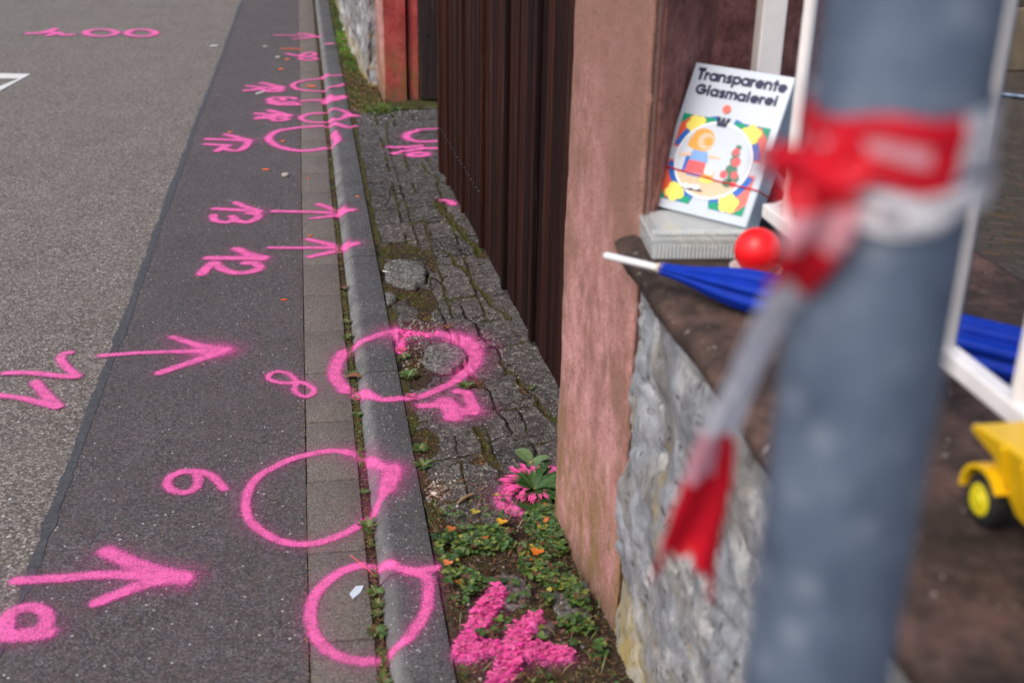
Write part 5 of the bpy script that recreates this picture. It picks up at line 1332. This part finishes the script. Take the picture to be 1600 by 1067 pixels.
# folded blue umbrella: tip, folded canopy with pleats, canopy edge beyond the railing
A_, B_ = Vector((.478, 1.822, .994)), Vector((1.20, 1.155, .982))
ud = (B_ - A_).normalized(); us = Vector((-ud.y, ud.x, 0)).normalized(); uz = us.cross(ud).normalized(); uz = uz if uz.z > 0 else -uz
root = empty('umbrella', (.7, 1.62, WT), 'folded blue umbrella with white tip lying across the wall under the railing', 'umbrella')
m = MB(); m.tube([A_, A_ + ud * .004, A_ + ud * .105], [.0045, .0062, .0062], 16); m.build('tip', M['white_plastic'], root, smooth=True)
m = MB(); m.tube([A_ + ud * .100, A_ + ud * .112], [.0085, .0095], 16); m.build('ferrule', M['beige_plastic'], root, smooth=True)
m = MB(); rows = 60; n = 96; vs = []; fs = []
for i in range(rows + 1):
    t_ = i / rows; s = .106 + .66 * t_
    r = .011 + .024 * sstep(0, .25, t_) + .006 * sstep(.2, .8, t_)
    cz = A_ + ud * s + Vector((0, 0, -.004 * t_))
    for k in range(n):
        a = 2 * math.pi * k / n + .5 * t_
        pl = abs(math.sin(a * 4)) ** .7
        rr = r * (.70 + .34 * pl) * (1 + .05 * math.sin(3 * a + 9 * t_))
        zf = math.sin(a) * rr * .92
        vs.append(tuple(cz + us * math.cos(a) * rr * (1.0 + .25 * float(sstep(.55, 1, t_))) + uz * zf))
for i in range(rows):
    for k in range(n): fs.append((i * n + k, i * n + (k + 1) % n, (i + 1) * n + (k + 1) % n, (i + 1) * n + k))
fs.append(tuple(range(n))[::-1]); fs.append(tuple(rows * n + k for k in range(n)))
m.add(vs, fs); m.build('canopy', M['nylon'], root, smooth='full')
m = MB(); m.tube([A_ + ud * .765, A_ + ud * .86, A_ + ud * .93, A_ + ud * .95 + us * .02, A_ + ud * .93 + us * .04], [.006, .006, .008, .009, .009], 12); m.build('handle', M['white_plastic'], root, smooth=True)
c3 = A_ + ud * .50 - us * .030 + uz * .018
m = MB(); m.lathe(c3, [(0, -.012), (.010, -.008), (.013, 0), (.010, .008), (0, .012)], 14); m.build('strap_button', M['white_plastic'], root, smooth=True)

# toy dump truck
TX, TY, TZ = .765, .952, WT
root = empty('toy_dump_truck', (TX, TY, TZ), 'yellow toy dump truck with black tyres parked on the wall at the right edge', 'toy truck')
wr = .0285
for (dx, dy) in ((-.047, .062), (.047, .062), (-.047, -.068), (.047, -.068)):
    s_ = -1 if dx < 0 else 1; cx_, cy_, cz_ = TX + dx, TY + dy, TZ + wr
    e = empty('wheel', (cx_, cy_, cz_), None, None); e.parent = root; e.location = (Vector((dx, dy, wr))) * K
    m = MB(); m.lathe((cx_, cy_, cz_), [(.0, -.011), (.020, -.011), (.0265, -.010), (wr, -.006), (wr, .006), (.0265, .010), (.020, .011), (0, .011)], 32, 'X')
    for k in range(18):
        a = 2 * math.pi * k / 18; m.box((cx_, cy_ + (wr) * math.cos(a), cz_ + wr * math.sin(a)), (.018, .004, .0025), Matrix.Rotation(a - math.pi / 2, 3, 'X'))
    def build_sub(m, name, mat, e=e, loc=(cx_, cy_, cz_)):
        o = m.build(name, mat); o.data.transform(Matrix.Translation(-Vector(loc) * K)); o.parent = e; return o
    build_sub(m, 'tyre', M['tyre'])
    m = MB(); m.lathe((cx_ + s_ * .0112, cy_, cz_), [(0, s_ * .004), (.007, s_ * .004), (.010, s_ * .001), (.0165, s_ * .0015), (.0185, 0)], 24, 'X'); build_sub(m, 'hub', M['hub'])
m = MB(); m.box((TX, TY - .005, TZ + .036), (.062, .20, .016), bev=.003); m.box((TX, TY + .062, TZ + .0285), (.08, .008, .008)); m.box((TX, TY - .068, TZ + .0285), (.08, .008, .008)); m.build('chassis', M['tyre'], root)
# fenders
for dx in (-.047, .047):
    m = MB(); n = 12; vs = []; fs = []
    for i in range(n + 1):
        a = math.radians(-5 + 150 * i / n) ; 
        for (r, xo) in ((.034, -.014), (.034, .014), (.039, .014), (.039, -.014)):
            vs.append((TX + dx + xo, TY + .062 + r * math.cos(a), TZ + wr + r * math.sin(a) + .002))
    for i in range(n):
        for k in range(4): fs.append((i * 4 + k, i * 4 + (k + 1) % 4, (i + 1) * 4 + (k + 1) % 4, (i + 1) * 4 + k))
    fs.append((0, 1, 2, 3)); fs.append(tuple(n * 4 + k for k in (3, 2, 1, 0))); m.add(vs, fs)
    m.build('fender', M['truck_yellow'], root)
m = MB(); m.box((TX, TY + .066, TZ + .066), (.066, .046, .046), bev=.005); m.build('cab', M['truck_yellow'], root, smooth=True)
m = MB(); m.box((TX, TY + .0905, TZ + .075), (.052, .002, .02), bev=.0008); m.box((TX - .0335, TY + .066, TZ + .075), (.002, .024, .02), bev=.0008); m.build('cab_window', M['dark'], root)
for dx in (-.024, .024):
    m = MB(); m.lathe((TX + dx, TY + .0895, TZ + .052), [(0, .003), (.005, .002), (.006, 0)], 12, 'Y')
    m.build('headlight', M['hub'], root)
# hopper: side profile in (y, z), flared out to the rim, with canopy over the cab
prof = [(-.125, .060), (-.060, .030), (.020, .030), (.046, .062), (.056, .084), (.098, .092), (.102, .101), (.086, .110), (.03, .118), (-.135, .128)]
m = MB(); n = len(prof)
def hx(z): return .040 + .026 * (z - .03) / .09
vs = [(TX - hx(z), TY + y, TZ + z) for y, z in prof] + [(TX + hx(z), TY + y, TZ + z) for y, z in prof]
m.add(vs, [tuple(range(n)), tuple(range(n, 2 * n))[::-1]] + [(i, (i + 1) % n, n + (i + 1) % n, n + i) for i in range(n)])
o = m.build('hopper', M['truck_yellow'], root)
bv = o.modifiers.new('bevel', 'BEVEL'); bv.width = .0045 * K; bv.segments = 3; bv.limit_method = 'ANGLE'
for y in (-.10, -.055, -.01, .03):
    m = MB(); m.box((TX - hx(.08) - .0035, TY + y, TZ + .088), (.006, .007, .05), Matrix.Rotation(math.radians(-16), 3, 'Y'), bev=.0015)
    m.build('hopper_rib', M['truck_yellow'], root)

# short leaning stick with white tip beside the pole
root = empty('stick', (.66, 1.10, WT), 'short tan stick with a white tip leaning beside the grey pole', 'stick')
MB().tube([(.655, 1.06, WT + .004), (.672, 1.13, WT + .040)], .006, 10).build('shaft', M['stick'], root, smooth=True)
MB().tube([(.6715, 1.128, WT + .039), (.677, 1.150, WT + .050)], [.0085, .007], 12).build('white_tip', M['white_plastic'], root, smooth=True)

# ---------------------------------------------------------------- yard behind the wall
m = MB(); pts = [(4.2, 7.9, .02), (4.6, 7.62, .02), (5.0, 7.3, .02), (5.5, 7.05, .02), (6.2, 6.9, .02)]
m.tube(pts, .016, 10); tag(m.build('garden_hose', M['galv'], smooth=True), 'pale grey hose lying across the yard cobbles', 'hose')
root = empty('planter', (5.3, 8.7, 0), 'beige stone planter block in the yard behind the railing', 'planter')
MB().box((5.32, 8.75, .24), (.55, .75, .48), bev=.02).build('trough', M['beige'], root)
MB().box((5.32, 8.75, .485), (.46, .66, .02)).build('soil_top', M['soil'], root)
root = empty('flower_pot', (5.75, 9.6, 0), 'terracotta flower pot standing behind the beige planter', 'flower pot')
MB().lathe((5.95, 9.9, 0), [(0, 0), (.16, 0), (.22, .3), (.25, .3), (.25, .37), (.21, .37), (.2, .33), (0, .33)], 24).build('pot', M['terracotta'], root, smooth=True)
g = MB(); 
for k in range(40): leaf(g, (5.95, 9.9, .34), k * 2.4, rnd.uniform(.15, .3), .05, rnd.uniform(.4, 1.4), gcol(), .6)
g.build('foliage', M['leaf'], root)
root = empty('house', (9, 12, 0), 'dark rendered house front at the back of the yard', 'house')
MB().box((5.0, 12.8, 1.7), (8.6, .3, 3.6), bev=.01).build('rear_wall', M['house'], root)
MB().box((9.3, 4.4, 1.7), (.3, 16.4, 3.6), bev=.01).build('side_wall', M['house'], root)
d = MB().box((6.2, 12.62, 1.0), (1.0, .06, 2.0), bev=.01).build('door', M['dark'], root)
for xx, nm in ((3.6, 1), (7.8, 1)):
    MB().box((xx, 12.62, 1.5), (1.2, .05, 1.1), bev=.01).build('window', M['dark'], root)
